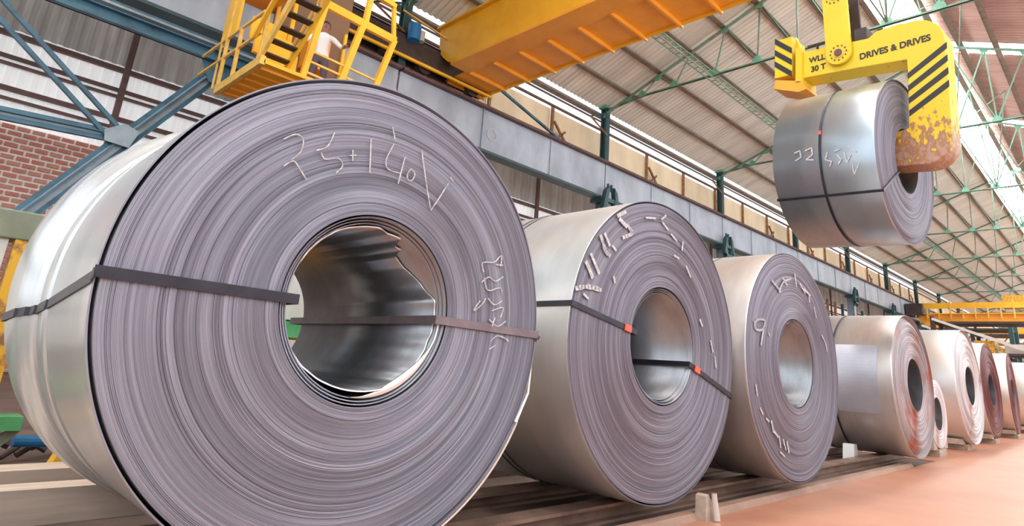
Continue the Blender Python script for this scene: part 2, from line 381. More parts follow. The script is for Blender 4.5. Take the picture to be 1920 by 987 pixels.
# ---------------------------------------------------------------- green roof trusses
ORD = ['nearest', 'second', 'third', 'fourth', 'fifth', 'sixth', 'seventh', 'eighth', 'ninth', 'tenth', 'eleventh', 'twelfth']
def truss(k_, idx):
    x = X0+BAY*k_
    if idx < 0: lab = 'green steel roof truss crossing just above the yellow crane, nearest of all'
    else: lab = 'green lattice roof truss, %s one beyond the big yellow crane girder' % (ORD[idx] if idx else 'first')
    t = empty('roof_truss', (x, 9.0, 7.2), True, lab, 'truss', 'green trusses carrying the roof')
    top = [9.0, 8.29, 7.44, 6.56, 5.67, 4.85, 4.05, 3.25, RY]
    bot = [9.0, 7.89, 6.99, 5.96, 4.96, 4.1, 3.3]
    def zt(y): return zr(y)-0.17
    zb = lambda y: 7.22+0.14*min(1, abs((9.0 if y > RY else -4.1)-y)/1.2)
    full_t = top+[2*RY-y for y in reversed(top[:-1])]
    full_b = bot+[RY]+[2*RY-y for y in reversed(bot)]
    # chords: segments between nodes, double angles
    MB().angle((x-0.025, 9.05, zt(9.05)), (x-0.025, RY, zt(RY)), 0.07, 0.016, flip=-1).build('top_chord', M['green'], t, True)
    MB().angle((x-0.025, RY, zt(RY)), (x-0.025, -4.15, zt(-4.15)), 0.07, 0.016, flip=-1).build('top_chord', M['green'], t, True)
    for (ya, yb) in ((9.0, 7.89), (7.89, -2.99), (-2.99, -4.1)):
        MB().angle((x+0.02, ya, zb(ya)), (x+0.02, yb, zb(yb)), 0.05, 0.014).build('bottom_chord', M['green'], t, True)
    web = []
    seq = [(8.29, 7.89), (7.44, 7.89), (7.44, 6.99), (6.56, 6.99), (6.56, 5.96), (5.67, 5.96), (5.67, 4.96), (4.85, 4.96), (4.85, 4.1), (4.05, 4.1), (4.05, 3.3), (3.25, 3.3), (RY, 3.3), (3.25, RY)]
    for a, b_ in seq:
        for m_ in (0, 1):
            ya, yb = (a, b_) if not m_ else (2*RY-a, 2*RY-b_)
            web.append((ya, yb))
    web.append((RY, RY))
    for ya, yb in web:
        MB().angle((x, ya, zt(ya)), (x, yb, zb(yb)), 0.036, 0.012).build('web_member', M['green'], t, True)
    if idx < 7:
        for y in full_t[:]:
            MB().prism([(y-0.12, zt(y)+SL*(0.12 if y <= RY else -0.12)*-1), (y+0.12, zt(y)-SL*(0.12 if y > RY else -0.12)), (y+0.06, zt(y)-0.13), (y-0.06, zt(y)-0.13)], 'x', x-0.035, x-0.02).build('gusset_plate', M['gusset'], t, True)
        for y in full_b[1:-1]:
            MB().prism([(y-0.11, zb(y)-0.03), (y+0.11, zb(y)-0.03), (y+0.09, zb(y)+0.07), (y, zb(y)+0.14), (y-0.09, zb(y)+0.07)], 'x', x-0.035, x-0.015).build('gusset_plate', M['gusset'], t, True)
    # tie rods running lengthwise under the ridge and a lattice runner at one panel point
    if idx < 8:
        for dx in (1, -1):
            for y in (3.3, 1.6):
                MB().tube([(x, RY, zb(RY)), (x+dx*BAY*0.5, y, zr(y)-0.15)], 0.014, 6).build('tie_rod', M['green'], t, True)
            MB().tube([(x, RY, zb(RY)), (x+dx*BAY*0.5, RY, zr(RY)-0.2)], 0.014, 6).build('tie_rod', M['green'], t, True)
        la = MB()
        for yy in (5.92, 6.04):
            for zz in (7.34, 7.20): la.bar((x, yy, zz), (x+BAY, yy, zz), 0.02, 0.02)
        for j in range(24):
            xx = x+BAY*j/24
            la.bar((xx, 5.92, 7.20), (xx, 6.04, 7.20), 0.014, 0.014); la.bar((xx, 5.92, 7.2), (xx, 5.92, 7.34), 0.014, 0.014)
            la.bar((xx, 5.92, 7.2), (xx+BAY/24, 5.92, 7.34), 0.012, 0.012)
        la.build('lattice_runner', M['green'], t, True)
truss(-1, -1)
for i in range(12): truss(i, i)

# ---------------------------------------------------------------- runway: columns, girders, roof posts
def column(k_, idx):
    x = X0+BAY*k_
    where = {-2: 'blue grey building column left of the blue bracing', -1: 'blue grey building column hidden behind the largest coil',
             0: 'blue grey building column with dark bracket, rising behind the second coil', 1: 'blue grey building column with dark bracket, rising behind the third coil',
             2: 'slim blue grey column under the runway between third and fourth coils'}
    lab = where.get(k_, 'blue grey building column under the far runway, %s from the third coil' % ORD[max(0, k_-1)])
    c = empty('building_column', (x, 9.0, -0.5), True, lab, 'column', 'columns under the crane runway')
    f = MB()
    for dy in (-0.14, 0.14): f.box((x-0.13, 9+dy-0.012, -0.5), (x+0.13, 9+dy+0.012, 4.72))
    f.box((x-0.012, 8.86, -0.5), (x+0.012, 9.14, 4.72)); f.build('shaft', M['bluelt'], c, True)
    h_ = MB()
    for dx in (-0.17, 0.17):
        h_.prism([(8.78, 4.30), (8.72, 4.78), (8.84, 5.02), (8.86, 4.35)], 'x', x+dx-0.03, x+dx+0.03)
    h_.box((x-0.26, 8.74, 4.70), (x+0.26, 9.2, 4.80)); h_.box((x-0.2, 8.72, 4.42), (x+0.2, 8.80, 4.50))
    h_.prism([(x-0.34, 4.52), (x-0.22, 4.98), (x-0.1, 5.10), (x-0.12, 4.9), (x-0.24, 4.5)], 'y', 8.72, 8.84)
    h_.prism([(x+0.34, 4.52), (x+0.22, 4.98), (x+0.1, 5.10), (x+0.12, 4.9), (x+0.24, 4.5)], 'y', 8.72, 8.84)
    h_.build('bracket', M['post'], c, True)
    bz = MB()
    for dx in (-0.07, 0.07): bz.box((x+dx-0.02, 8.78, 5.0), (x+dx+0.02, 8.83, 5.18))
    bz.build('bolt', M['post'], c, True)
for k_ in range(-2, 9): column(k_, k_)
def roofpost(k_):
    x = X0+BAY*k_
    lab = 'dark teal roof post on the runway, ' + ({-1: 'just right of the crane cage', 0: 'against cream panels right of the crane girder', 1: 'left of the hanging coil', 2: 'right beneath the hanging coil'}.get(k_, 'far away, %s past the hanging coil' % ORD[max(0, k_-2)]))
    c = empty('roof_post', (x, 9.0, 5.8), True, lab, 'post', 'posts standing on the crane runway')
    f = MB(); f.box((x-0.075, 8.92, 5.80), (x+0.075, 8.95, 7.28)); f.box((x-0.075, 9.07, 5.80), (x+0.075, 9.10, 7.28)); f.box((x-0.012, 8.93, 5.8), (x+0.012, 9.09, 7.28))
    f.build('shaft', M['post'], c, True)
    MB().bar((x-0.05, 8.9, 7.1), (x-0.75, 8.9, 6.78), 0.03, 0.03).build('knee_brace', M['post'], c, True)
    MB().bar((x-0.75, 8.9, 6.78), (x-0.05, 8.9, 6.5), 0.03, 0.03).build('knee_brace', M['rustpost'], c, True)
    if k_ == 0: MB().bar((7.4, 8.9, 6.44), (9.95, 8.9, 5.79), 0.05, 0.05).build('diagonal_brace', M['blue'], c, True)
    MB().box((x-0.14, 8.88, 5.78), (x+0.14, 9.14, 5.82)).build('base_plate', M['brown'], c, True)
    MB().box((x-0.16, 8.88, 7.24), (x+0.16, 9.12, 7.30)).build('cap_plate', M['gusset'], c, True)
for k_ in range(-1, 9): roofpost(k_)
def girder(k_):
    x0 = X0+BAY*k_; x1 = x0+BAY; zb = 5.06 if k_ < -1 else 4.84
    lab = 'blue grey runway girder ' + ({-3: 'farthest left, ending beside the camera', -2: 'above the blue cross bracing at upper left', -1: 'running from the crane cage to the first teal post', 0: 'between the first two teal posts, above the second coil', 1: 'above the third coil'}.get(k_, 'in the distance, %s bay past the third coil' % ORD[max(0, k_-1)]))
    g = empty('runway_girder', (x0, 9.0, zb), True, lab, 'girder', 'runway girders along the hall')
    MB().box((x0+0.02, 8.96, zb), (x1-0.02, 9.0, 5.74)).build('web', M['girder'], g, True)
    MB().box((x0+0.02, 8.84, 5.74), (x1-0.02, 9.12, 5.79)).build('top_flange', M['brown'], g, True)
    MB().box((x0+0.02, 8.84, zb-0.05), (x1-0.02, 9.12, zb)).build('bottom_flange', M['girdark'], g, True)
    MB().box((x0, 8.95, 5.79), (x1, 9.01, 5.86)).build('crane_rail', M['brown'], g, True)
    if k_ == -1:
        rg_ = MB(); rg_.tube([(7.86+0.13*math.cos(a*math.pi/12), 8.952, 5.26+0.12*math.sin(a*math.pi/12)) for a in range(25)], 0.014, 6, cap=False)
        rg_.build('painted_ring', M['cladpaint'], g, True)
    for j in range(1, 3):
        xs = x0+BAY*j/3
        MB().box((xs-0.008, 8.93, zb), (xs+0.008, 8.96, 5.74)).build('stiffener', M['girder'], g, True)
for k_ in range(-3, 9): girder(k_)

# ---------------------------------------------------------------- blue K bracing at the left
br = empty('cross_bracing', (-0.6, 9.0, -0.4), True, 'blue steel K bracing of paired angles in front of the brick wall', 'bracing')
def pair(name, p, q, gap, w_, m1, m2=None, y=0):
    p = Vector(p); q = Vector(q); d = (q-p).normalized(); nrm = Vector((-d.z, 0, d.x))
    for s_ in (-1, 1):
        o_ = nrm*s_*gap/2
        a = MB().angle(p+o_, q+o_, w_, w_*0.16, ref=(0, 0, 1) if abs(d.z) < 0.9 else (1, 0, 0), flip=-1)
        a.build(name, m1, br, True)
    if m2 is not None: MB().bar(p+Vector((0, 0.03, 0)), q+Vector((0, 0.03, 0)), 0.012, gap*0.8).build('web_plate', m2, br, True)
pair('main_diagonal', (-0.45, 9.0, -0.03), (2.66, 9.0, 4.66), 0.13, 0.085, M['blue'], M['bluelt'])
pair('main_diagonal', (5.5, 9.0, 0.2), (2.80, 9.0, 4.66), 0.13, 0.085, M['blue'], M['bluelt'])
pair('horizontal_tie', (-0.75, 9.0, 3.03), (1.60, 9.0, 3.19), 0.10, 0.07, M['blue'], M['bluelt'])
pair('upper_diagonal', (-0.75, 9.0, 5.03), (1.58, 9.0, 3.20), 0.17, 0.065, M['blue'])
MB().prism([(1.45, 3.08), (1.72, 3.06), (1.80, 3.30), (1.62, 3.36), (1.42, 3.22)], 'y', 8.93, 8.95).build('gusset_plate', M['bluelt'], br, True)
MB().prism([(2.3, 4.62), (2.45, 4.30), (3.0, 4.30), (3.15, 4.62)], 'y', 8.96, 8.98).build('gusset_plate', M['blue'], br, True)
bt = empty('tie_beam', (-3, 8.98, 4.6), True, 'dark blue double channel tie beam under the runway, above the bracing', 'beam')
b_ = MB(); b_.box((-3, 8.94, 4.60), (5.4, 8.97, 4.78)); b_.box((-3, 8.86, 4.60), (5.4, 8.97, 4.62)); b_.box((-3, 8.86, 4.765), (5.4, 8.97, 4.78)); b_.build('channel', M['blue'], bt, True)
MB().box((-3, 8.84, 4.82), (5.4, 8.98, 4.855)).build('highlight_strip', M['bluelt'], bt, True)  # pale strip put in for the bright highlight line on the beam
MB().box((-3, 8.86, 4.868), (5.4, 8.98, 4.895)).build('channel', M['blue'], bt, True)

# ---------------------------------------------------------------- overhead crane with its cage
cr = empty('overhead_crane', (6.4, 9.0, 5.86), True, 'yellow overhead travelling crane with access cage, stairs and box girders', 'crane')
g = MB(); g.box((6.24, -3.6, 6.03), (6.29, 8.35, 6.90)); g.box((6.56, -3.6, 6.03), (6.60, 8.35, 6.90)); g.box((6.16, -3.6, 6.90), (6.68, 8.9, 6.94))
g.prism([(8.35, 6.03), (8.55, 6.12), (8.72, 6.26), (8.85, 6.42), (8.9, 6.90), (8.35, 6.90)], 'x', 6.24, 6.60)
g.build('bridge_girder', M['yellow'], cr, True)
MB().box((6.20, -3.6, 5.99), (6.64, 8.4, 6.03)).build('bottom_flange', M['orange'], cr, True)
wk = MB().box((6.64, 3.0, 6.03), (7.55, 9.15, 6.06)).build('walkway_plate', M['orange'], cr, True)
MB().box((7.53, 3.0, 5.99), (7.57, 9.15, 6.09)).build('toe_plate', M['yellow'], cr, True)
for i in range(10):
    y = 9.0-0.66*i
    MB().box((6.62, y-0.02, 5.96), (7.60, y+0.02, 6.03)).build('walkway_rib', M['orange'], cr, True)
MB().box((7.56, 8.0, 5.98), (7.62, 8.03, 6.6)).build('walkway_post', M['yellowlt'], cr, True)
# second girder, over the visitor's head
g = MB(); g.box((3.30, -3.6, 6.03), (3.66, 8.6, 6.90)); g.box((3.22, -3.6, 6.90), (3.74, 8.9, 6.94)); g.box((3.26, -3.6, 5.99), (3.70, 8.6, 6.03)); g.build('bridge_girder', M['orange'], cr, True)
# end truck on the runway rail
e_ = MB(); e_.box((2.6, 8.80, 5.98), (7.5, 8.84, 6.42)); e_.box((2.6, 9.1, 5.98), (7.5, 9.14, 6.42)); e_.box((2.6, 8.80, 6.40), (7.5, 9.14, 6.44)); e_.build('end_truck', M['darkbrown'], cr, True)
MB().box((2.6, 8.74, 5.92), (7.6, 8.79, 5.97)).build('truck_skirt', M['yellow'], cr, True)
for x in (3.0, 5.2, 6.0, 7.2):
    w_ = MB().tube([(x, 8.9, 6.03), (x, 9.05, 6.03)], 0.16, 20).build('wheel', M['darkbrown'], cr, True)
MB().tube([(5.55, 8.72, 6.30), (5.55, 8.72, 6.62)], 0.12, 18).build('drive_motor', M['hosblue'], cr, True)
MB().tube([(5.72, 8.74, 6.36), (5.72, 8.74, 6.56)], 0.07, 14).build('motor_cover', M['panelgrey'], cr, True)
MB().bar((5.2, 8.62, 6.72), (6.3, 8.62, 6.60), 0.03, 0.03).build('handrail', M['yellowlt'], cr, True)
# access cage platform
MB().box((2.14, 6.10, 3.56), (3.62, 7.38, 3.60)).build('platform_plate', M['yellow'], cr, True)
MB().box((2.10, 6.10, 3.54), (2.15, 7.38, 3.64)).build('toe_plate', M['yellowlt'], cr, True)
for i in range(6):
    y = 6.22+0.2*i
    MB().box((2.16, y-0.012, 3.53), (3.6, y+0.012, 3.56)).build('platform_rib', M['orange'], cr, True)
def rod(name, p, q, r=0.012, m_='yellowlt'): return MB().bar(p, q, r*2, r*2).build(name, M[m_], cr, True)
for y in (7.36, 6.93, 6.2): rod('cage_post', (2.12, y, 3.6), (2.12, y, 4.26 if y < 7.3 else 5.0), 0.018)
rod('cage_post', (2.12, 7.55, 3.66), (2.12, 7.55, 4.4), 0.010)
for z in (3.98, 4.24): rod('handrail', (2.12, 8.2, z+0.06), (2.12, 6.3, z), 0.014)
MB().box((2.12, 7.16, 4.28), (2.15, 7.62, 5.0)).build('cage_panel', M['yellow'], cr, True)
MB().box((2.12, 6.6, 4.95), (2.62, 7.6, 4.99)).build('cage_roof', M['orange'], cr, True)
# stair
def stringer(x, off, w_, h_, m_='yellow'):
    return MB().bar((x, 6.26, 3.64+off), (x, 5.30, 4.42+off), w_, h_).build('stair_stringer', M[m_], cr, True)
stringer(2.13, 0, 0.035, 0.10, 'yellowlt'); stringer(2.43, 0, 0.035, 0.09)
rod('stair_handrail', (2.06, 6.3, 3.90), (2.06, 5.3, 4.72), 0.022, 'yellow'); rod('stair_handrail', (2.45, 6.26, 3.92), (2.45, 5.3, 4.70), 0.012)
rod('stair_post', (2.45, 6.22, 3.62), (2.45, 6.22, 3.94), 0.012); rod('stair_post', (2.45, 5.8, 4.0), (2.45, 5.8, 4.30), 0.012)
for i in range(7):
    y = 6.18-0.135*i; z = 3.70+0.11*i
    MB().box((2.14, y-0.055, z-0.008), (2.42, y+0.055, z+0.008)).build('stair_tread', M['darkbrown'], cr, True)
for i in range(3): MB().box((2.2, 6.45+0.22*i, 3.66+0.25*i), (2.62, 6.5+0.22*i, 3.95+0.25*i)).build('riser_panel', M['yellow'], cr, True)
# frame of the operator's bay
MB().bar((2.66, 6.2, 4.60), (3.69, 6.2, 4.56), 0.05, 0.10).build('cage_beam', M['yellow'], cr, True)
for p, q, r in (((2.72, 6.2, 4.6), (2.60, 6.2, 3.6), 0.03), ((3.22, 6.2, 4.58), (3.02, 6.2, 3.6), 0.035), ((3.24, 6.2, 4.58), (3.27, 6.2, 5.1), 0.03), ((3.67, 6.2, 4.56), (3.44, 6.2, 3.6), 0.032), ((3.66, 6.2, 4.56), (3.60, 6.2, 5.0), 0.022), ((2.72, 6.2, 4.6), (2.76, 6.2, 5.1), 0.025)):
    rod('cage_post', p, q, r, 'yellow')
for z in (3.80, 3.93, 3.66): rod('handrail', (2.62, 6.2, z+0.03), (3.5, 6.2, z), 0.011)
rod('cage_beam', (3.1, 6.2, 5.06), (3.62, 6.2, 5.02), 0.03, 'yellow')
for p, q in (((2.62, 6.8, 3.6), (2.62, 6.8, 5.0)), ((3.58, 7.34, 3.6), (3.58, 7.34, 5.0)), ((2.62, 7.34, 3.6), (2.62, 7.34, 5.0)), ((3.58, 6.22, 5.0), (3.58, 6.22, 6.0)), ((2.14, 7.36, 5.0), (2.14, 7.36, 5.95))): rod('cage_hanger', p, q, 0.02, 'yellow')
MB().box((2.6, 7.36, 3.6), (3.62, 7.40, 5.6)).build('cage_back', M['cageback'], cr, True)
MB().box((3.0, 7.15, 4.25), (3.3, 7.35, 4.75)).build('control_box', M['orange'], cr, True)
for (x, z) in ((3.36, 4.02), (3.38, 3.84), (3.2, 3.98)): MB().box((x, 7.0, z), (x+0.08, 7.1, z+0.09)).build('junction_box', M['panelgrey'], cr, True)
# trolley, ropes and lower block above the hanging coil (real metres)
HX, HY = 7.31, 2.08
t_ = MB(); t_.box((5.4, 1.2, 10.75), (10.6, 3.4, 11.0)); t_.box((6.6, 1.5, 11.0), (8.4, 3.0, 12.0)); t_.build('trolley', M['orange'], cr)
for dx in (-0.22, -0.08, 0.08, 0.22):
    MB().tube([(HX+dx, HY+0.1, 6.6), (HX+dx, HY+0.1, 10.75)], 0.012, 8).build('hoist_rope', M['rope'], cr)
b_ = MB(); b_.box((HX-0.12, HY-0.2, 6.2), (HX+0.12, HY+0.4, 7.0)); b_.build('lower_block', M['yellow'], cr, bevel=0.04)
MB().tube([(HX, HY+0.05, 5.55), (HX, HY+0.05, 6.3)], 0.06, 12).build('hook_shank', M['rope'], cr)
# second crane in the distance
cf = empty('overhead_crane', (40, 9.0, 5.86), True, 'orange travelling crane at the far end of the hall', 'crane')
MB().box((40, -4, 5.25), (40.05, 8.6, 5.55)).build('handrail_band', M['yellow'], cf, True)
MB().box((40.2, -4, 4.45), (40.6, 8.4, 5.0)).build('bridge_girder', M['orange'], cf, True)
MB().box((40.0, -4, 4.95), (41.0, 8.4, 5.0)).build('walkway_plate', M['yellow'], cf, True)
MB().box((39.9, -4, 3.95), (40.3, 6.6, 4.20)).build('bridge_girder', M['yellow'], cf, True)
MB().box((39.7, 7.2, 3.45), (40.3, 8.05, 4.5)).build('cab', M['orange'], cf, True)
MB().box((39.7, 6.5, 3.4), (40.3, 7.15, 4.4)).build('cab_opening', M['darkbrown'], cf, True)
MB().box((39.6, 8.1, 4.9), (41.5, 8.9, 5.5)).build('end_truck', M['darkbrown'], cf, True)
for i in range(16):
    y = 8.5-0.55*i
    MB().box((39.98, y-0.03, 4.7), (40.06, y+0.03, 5.7 if i % 5 == 3 else 5.3)).build('handrail_post', M['yellowlt'], cf, True)
MB().box((40.5, 3.0, 5.3), (41.2, 4.6, 5.95)).build('hoist', M['wornyel'], cf, True)
for i in range(7):
    y = 6.4-0.8*i; MB().bar((40.1, y, 3.4), (40.1, y-0.4, 3.95), 0.06, 0.06).build('underframe_brace', M['rustpost'], cf, True)
MB().box((39.9, -4, 3.35), (40.2, 6.4, 3.5)).build('underframe', M['rustpost'], cf, True)

CH1=[[[-0.448,0.544],[-0.41,0.574],[-0.38,0.565],[-0.38,0.518],[-0.407,0.479]],[[-0.43,0.448],[-0.4,0.475],[-0.372,0.452],[-0.342,0.42]],[[-0.322,0.539],[-0.284,0.567],[-0.266,0.627]],[[-0.304,0.534],[-0.284,0.515],[-0.235,0.533],[-0.213,0.509],[-0.234,0.476]],[[-0.182,0.581],[-0.176,0.541]],[[-0.19,0.557],[-0.166,0.566]],[[-0.113,0.649],[-0.097,0.513]],[[-0.024,0.728],[-0.007,0.682]],[[-0.009,0.659],[-0.033,0.587],[-0.02,0.55],[0.039,0.547]],[[0.051,0.623],[0.035,0.503]],[[0.086,0.579],[0.072,0.552],[0.08,0.529],[0.1,0.536],[0.107,0.566],[0.086,0.579]],[[0.126,0.674],[0.199,0.451],[0.218,0.449],[0.282,0.567]],[[0.29,0.598],[0.306,0.583]]]
CH1B=[[[0.524,0.218],[0.514,0.257],[0.582,0.271],[0.621,0.307],[0.623,0.258]],[[0.596,0.261],[0.635,0.265]],[[0.518,0.17],[0.558,0.199],[0.598,0.186],[0.641,0.212]],[[0.531,0.191],[0.559,0.14],[0.63,0.161],[0.646,0.132]],[[0.518,0.088],[0.487,0.043],[0.529,0.073],[0.55,0.103]],[[0.563,0.105],[0.603,0.081],[0.646,0.103]],[[0.593,0.054],[0.656,0.075],[0.647,0.032]],[[0.582,0.014],[0.632,-0.01],[0.678,0.016]],[[0.613,0.026],[0.601,-0.012]],[[0.599,-0.077],[0.637,-0.051],[0.683,-0.059]],[[0.597,-0.112],[0.626,-0.094]],[[0.693,-0.061],[0.704,-0.069]]]
CH2=[[[-0.863,0.236],[-0.765,0.258],[-0.657,0.255]],[[-0.788,0.389],[-0.732,0.316]],[[-0.749,0.438],[-0.677,0.347]],[[-0.67,0.559],[-0.626,0.484],[-0.585,0.46]],[[-0.631,0.576],[-0.588,0.522]],[[-0.515,0.712],[-0.442,0.751]],[[-0.493,0.694],[-0.428,0.665]],[[-0.412,0.669],[-0.372,0.634],[-0.457,0.591]],[[-0.539,0.344],[-0.528,0.315]],[[-0.223,0.763],[-0.121,0.781]],[[-0.035,0.772],[0.029,0.735]],[[0.067,0.714],[0.133,0.683]],[[-0.048,0.79],[0.002,0.826]],[[0.106,0.579],[0.159,0.57]],[[0.213,0.688],[0.199,0.631]],[[-0.558,0.521],[-0.526,0.501]],[[0.252,0.531],[0.306,0.468]],[[0.566,0.068],[0.593,-0.001]],[[0.426,0.198],[0.454,0.158]],[[0.621,-0.034],[0.633,-0.104]],[[-0.761,0.195],[-0.799,0.213]]]
CH3=[[[-0.744,0.26],[-0.727,0.205],[-0.612,0.216],[-0.571,0.283],[-0.679,0.28],[-0.736,0.255]],[[-0.598,0.226],[-0.652,0.099]],[[-0.513,0.195],[-0.501,0.177]],[[-0.413,0.609],[-0.337,0.574],[-0.269,0.542]],[[-0.293,0.539],[-0.211,0.623],[-0.054,0.677]],[[0.031,0.734],[0.054,0.627]],[[0.128,0.659],[0.228,0.595]],[[0.205,0.625],[0.338,0.587]],[[0.311,0.594],[0.312,0.527]],[[-0.207,0.655],[-0.138,0.612]],[[0.545,0.261],[0.608,0.21]],[[0.624,0.2],[0.642,0.134]],[[0.409,0.494],[0.441,0.408]],[[-0.702,-0.348],[-0.664,-0.386]],[[-0.613,-0.418],[-0.573,-0.436]],[[-0.53,-0.437],[-0.507,-0.508]],[[-0.506,-0.499],[-0.433,-0.546]],[[-0.411,-0.546],[-0.396,-0.618]],[[-0.346,-0.566],[-0.309,-0.639]],[[-0.28,-0.586],[-0.257,-0.659]],[[-0.4,-0.653],[-0.337,-0.683]],[[-0.759,-0.189],[-0.744,-0.26]]]
CHH=[[[0.808,-3.098],[0.749,-3.121],[0.739,-3.04],[0.8,-3.004]],[[0.691,-3.111],[0.623,-3.132],[0.613,-3.052],[0.684,-2.999],[0.605,-2.986]],[[0.458,-3.057],[0.485,-2.967],[0.422,-2.938],[0.449,-2.887]],[[0.393,-3.052],[0.334,-3.067]],[[0.363,-3.01],[0.326,-2.942],[0.362,-2.898]],[[0.294,-3.029],[0.277,-2.903],[0.229,-2.987]],[[0.228,-2.878],[0.222,-2.762],[0.156,-2.885]],[[0.255,-3.084],[0.176,-3.009]]]

# ---------------------------------------------------------------- steel coils
def ribbon(strokes, y, w):
    mb = MB()
    for st in strokes:
        if len(st) > 2:      # run a smooth hand through the points
            P = [st[0]]+list(st)+[st[-1]]; fine = []
            for i in range(1, len(P)-2):
                for j in range(4):
                    t = j/4; q = []
                    for c in (0, 1):
                        a0, a1, a2, a3 = (P[i-1][c], P[i][c], P[i+1][c], P[i+2][c])
                        q.append(0.5*(2*a1+(a2-a0)*t+(2*a0-5*a1+4*a2-a3)*t*t+(3*a1-a0-3*a2+a3)*t**3))
                    fine.append(tuple(q))
            st = fine+[tuple(st[-1])]
        for (a, b) in zip(st[:-1], st[1:]):
            a = Vector((a[0], y, a[1])); b = Vector((b[0], y, b[1])); d = (b-a)
            if d.length < 1e-4: continue
            d.normalize(); mb.bar(a-d*w*0.3, b+d*w*0.3, w*random.uniform(0.7, 1.15), 0.003, ref=(0, 1, 0))
    return mb
def lathe(prof, seg, jit=None, a0=0.0, a1=2*math.pi, off=None):
    """profile of (r, y, material) spun about the local y axis"""
    full = abs(a1-a0-2*math.pi) < 1e-6; n = seg if full else seg+1
    vs = []; fs = []; mi = []
    for i, (r, y, m_) in enumerate(prof):
        for k in range(n):
            a = a0+(a1-a0)*k/seg
            dy = jit(i, a, r) if jit else 0
            dz = off(y) if off else 0
            vs.append((r*math.cos(a), y+dy, r*math.sin(a)+dz))
    for i in range(len(prof)-1):
        for k in range(n if full else n-1):
            k2 = (k+1) % n
            fs.append((i*n+k, i*n+k2, (i+1)*n+k2, (i+1)*n+k)); mi.append(prof[i][2])
    return vs, fs, mi
def coil(s, Y, R, rh, yaw, L, label, mats, rings=60, seg=128, amp=0.003, wrap=0.012, straps=(), hoops=(), chalk=(), mw=None,
         bulge=None, dish=0.0, group='steel coils in the long row', rnd=1, tele=0.0, partwrap=None, torn=False, name='steel_coil', innergap=0.0):
    rg = random.Random(rnd)
    if mw is None:
        mw = Matrix.Translation((s, Y, 0)) @ Matrix.Rotation(yaw, 4, 'Z'); zc = R
    else: zc = 0.0
    root = empty(name, label=label, cat='coil', group=group, mw=mw); root['_local'] = 1
    fm, sm, bm2 = mats
    Rb = R-wrap if wrap else R
    prof = []
    dr = (Rb-rh)/rings; offs = []
    val = 0
    for i in range(rings):
        val = val*0.6+rg.uniform(-1, 1)*amp
        r0 = rh+dr*i; t = i/(rings-1)
        base = dish*max(0, (t-0.72)/0.28)**2+tele*(1-t)
        o1 = base+val
        prof.append((r0+dr*0.08, o1+0.0015, 0)); prof.append((r0+dr*0.55, o1-0.0012, 0)); prof.append((r0+dr*0.92, o1+0.0012, 0))
        if rg.random() < 0.16: prof.append((r0+dr, o1+rg.choice((0.006, 0.010)), 0))
    ph = [rg.uniform(0, 6.28) for _ in range(6)]
    nf = len(prof)
    def jit(i, a, r):
        if i < nf: return amp*0.8*math.sin(a+ph[i % 3]+r*9)+amp*0.5*math.sin(3*a+ph[3+i % 3]+r*30)
        return 0
    body = [(rh, 0.004, 2)]+prof
    body += [(Rb-0.001, 0.004, 0), (Rb, 0.005, 1), (Rb, 0.02, 1)]
    if bulge:
        for (yy, rr) in bulge: body.append((rr-(R-Rb), yy, 1))
        Rend = bulge[-1][1]-(R-Rb)
    else: Rend = Rb
    body += [(Rend, L, 0), (rh+0.01, L+0.01, 2), (rh+0.002, L, 2), (rh, 0.004, 2)]
    nf = len(prof)+1
    off = (lambda y: 0)
    if bulge:
        bl = [(0, R)]+list(bulge)
        def off(y):
            for (y0, r0), (y1, r1) in zip(bl[:-1], bl[1:]):
                if y0 <= y <= y1+1e-6: return ((r0+(r1-r0)*(y-y0)/(y1-y0))-R)*0.55 if y1 > y0 else 0
            return (bl[-1][1]-R)*0.55
        bore_fix = True
    vs, fs, mi = lathe(body, seg, jit)
    if bulge:
        nv = seg
        for i, (r, y, m_) in enumerate(body):
            if y > 0.05 and r > rh+0.1:
                for k in range(nv):
                    x_, y_, z_ = vs[i*nv+k]; vs[i*nv+k] = (x_, y_, z_+off(y))
    mb = MB(); mb.v = [Vector(v) for v in vs]; mb.f = fs; mb.mi = mi
    w_ = mb.build('windings', [fm, sm, bm2], root, smooth=True)
    w_.location = (0, 0, zc); w_['_w'] = [0, 0, 0]
    # flat-shaded faces of the end, smooth barrel
    def child(mb_, nm, m_, smooth=False, par=None):
        o = mb_.build(nm, m_, root if par is None else None, smooth=smooth)
        if par is not None: o.parent = par; o.location = (0, 0, 0)
        else: o.location = (0, 0, zc)
        return o
    if wrap:
        a0, a1 = (0, 2*math.pi) if partwrap is None else (math.radians(partwrap[0]), math.radians(partwrap[1]))
        pr = [(R-0.005, 0.0, 0), (R-0.001, 0.0, 0), (R, 0.001, 1), (R, 0.012, 1)]
        if bulge: pr += [(rr, yy, 1) for yy, rr in bulge]; pr += [(bulge[-1][1], L+0.002, 1), (bulge[-1][1]-0.004, L+0.002, 0)]
        else: pr += [(R, L+0.002, 1), (R-0.004, L+0.002, 0)]
        if bulge: pr += [(rr-0.006, yy, 0) for yy, rr in reversed(bulge)]
        pr += [(R-0.006, 0.012, 0), (R-0.005, 0.0, 0)]
        rg2 = random.Random(rnd+5); p3 = [rg2.uniform(0, 6.28) for _ in range(4)]
        def jw(i, a, r):
            if i in (0, 1, 2, len(pr)-1): return 0.004*math.sin(2*a+p3[0])+0.002*math.sin(7*a+p3[1])
            return 0
        vs, fs, mi = lathe(pr, 192, jw, a0, a1)
        if bulge:
            n_ = 192 if partwrap is None else 193
            for i, (r, y, m_) in enumerate(pr):
                if y > 0.05:
                    for k in range(n_):
                        x_, y_, z_ = vs[i*n_+k]; vs[i*n_+k] = (x_, y_, z_+off(y))
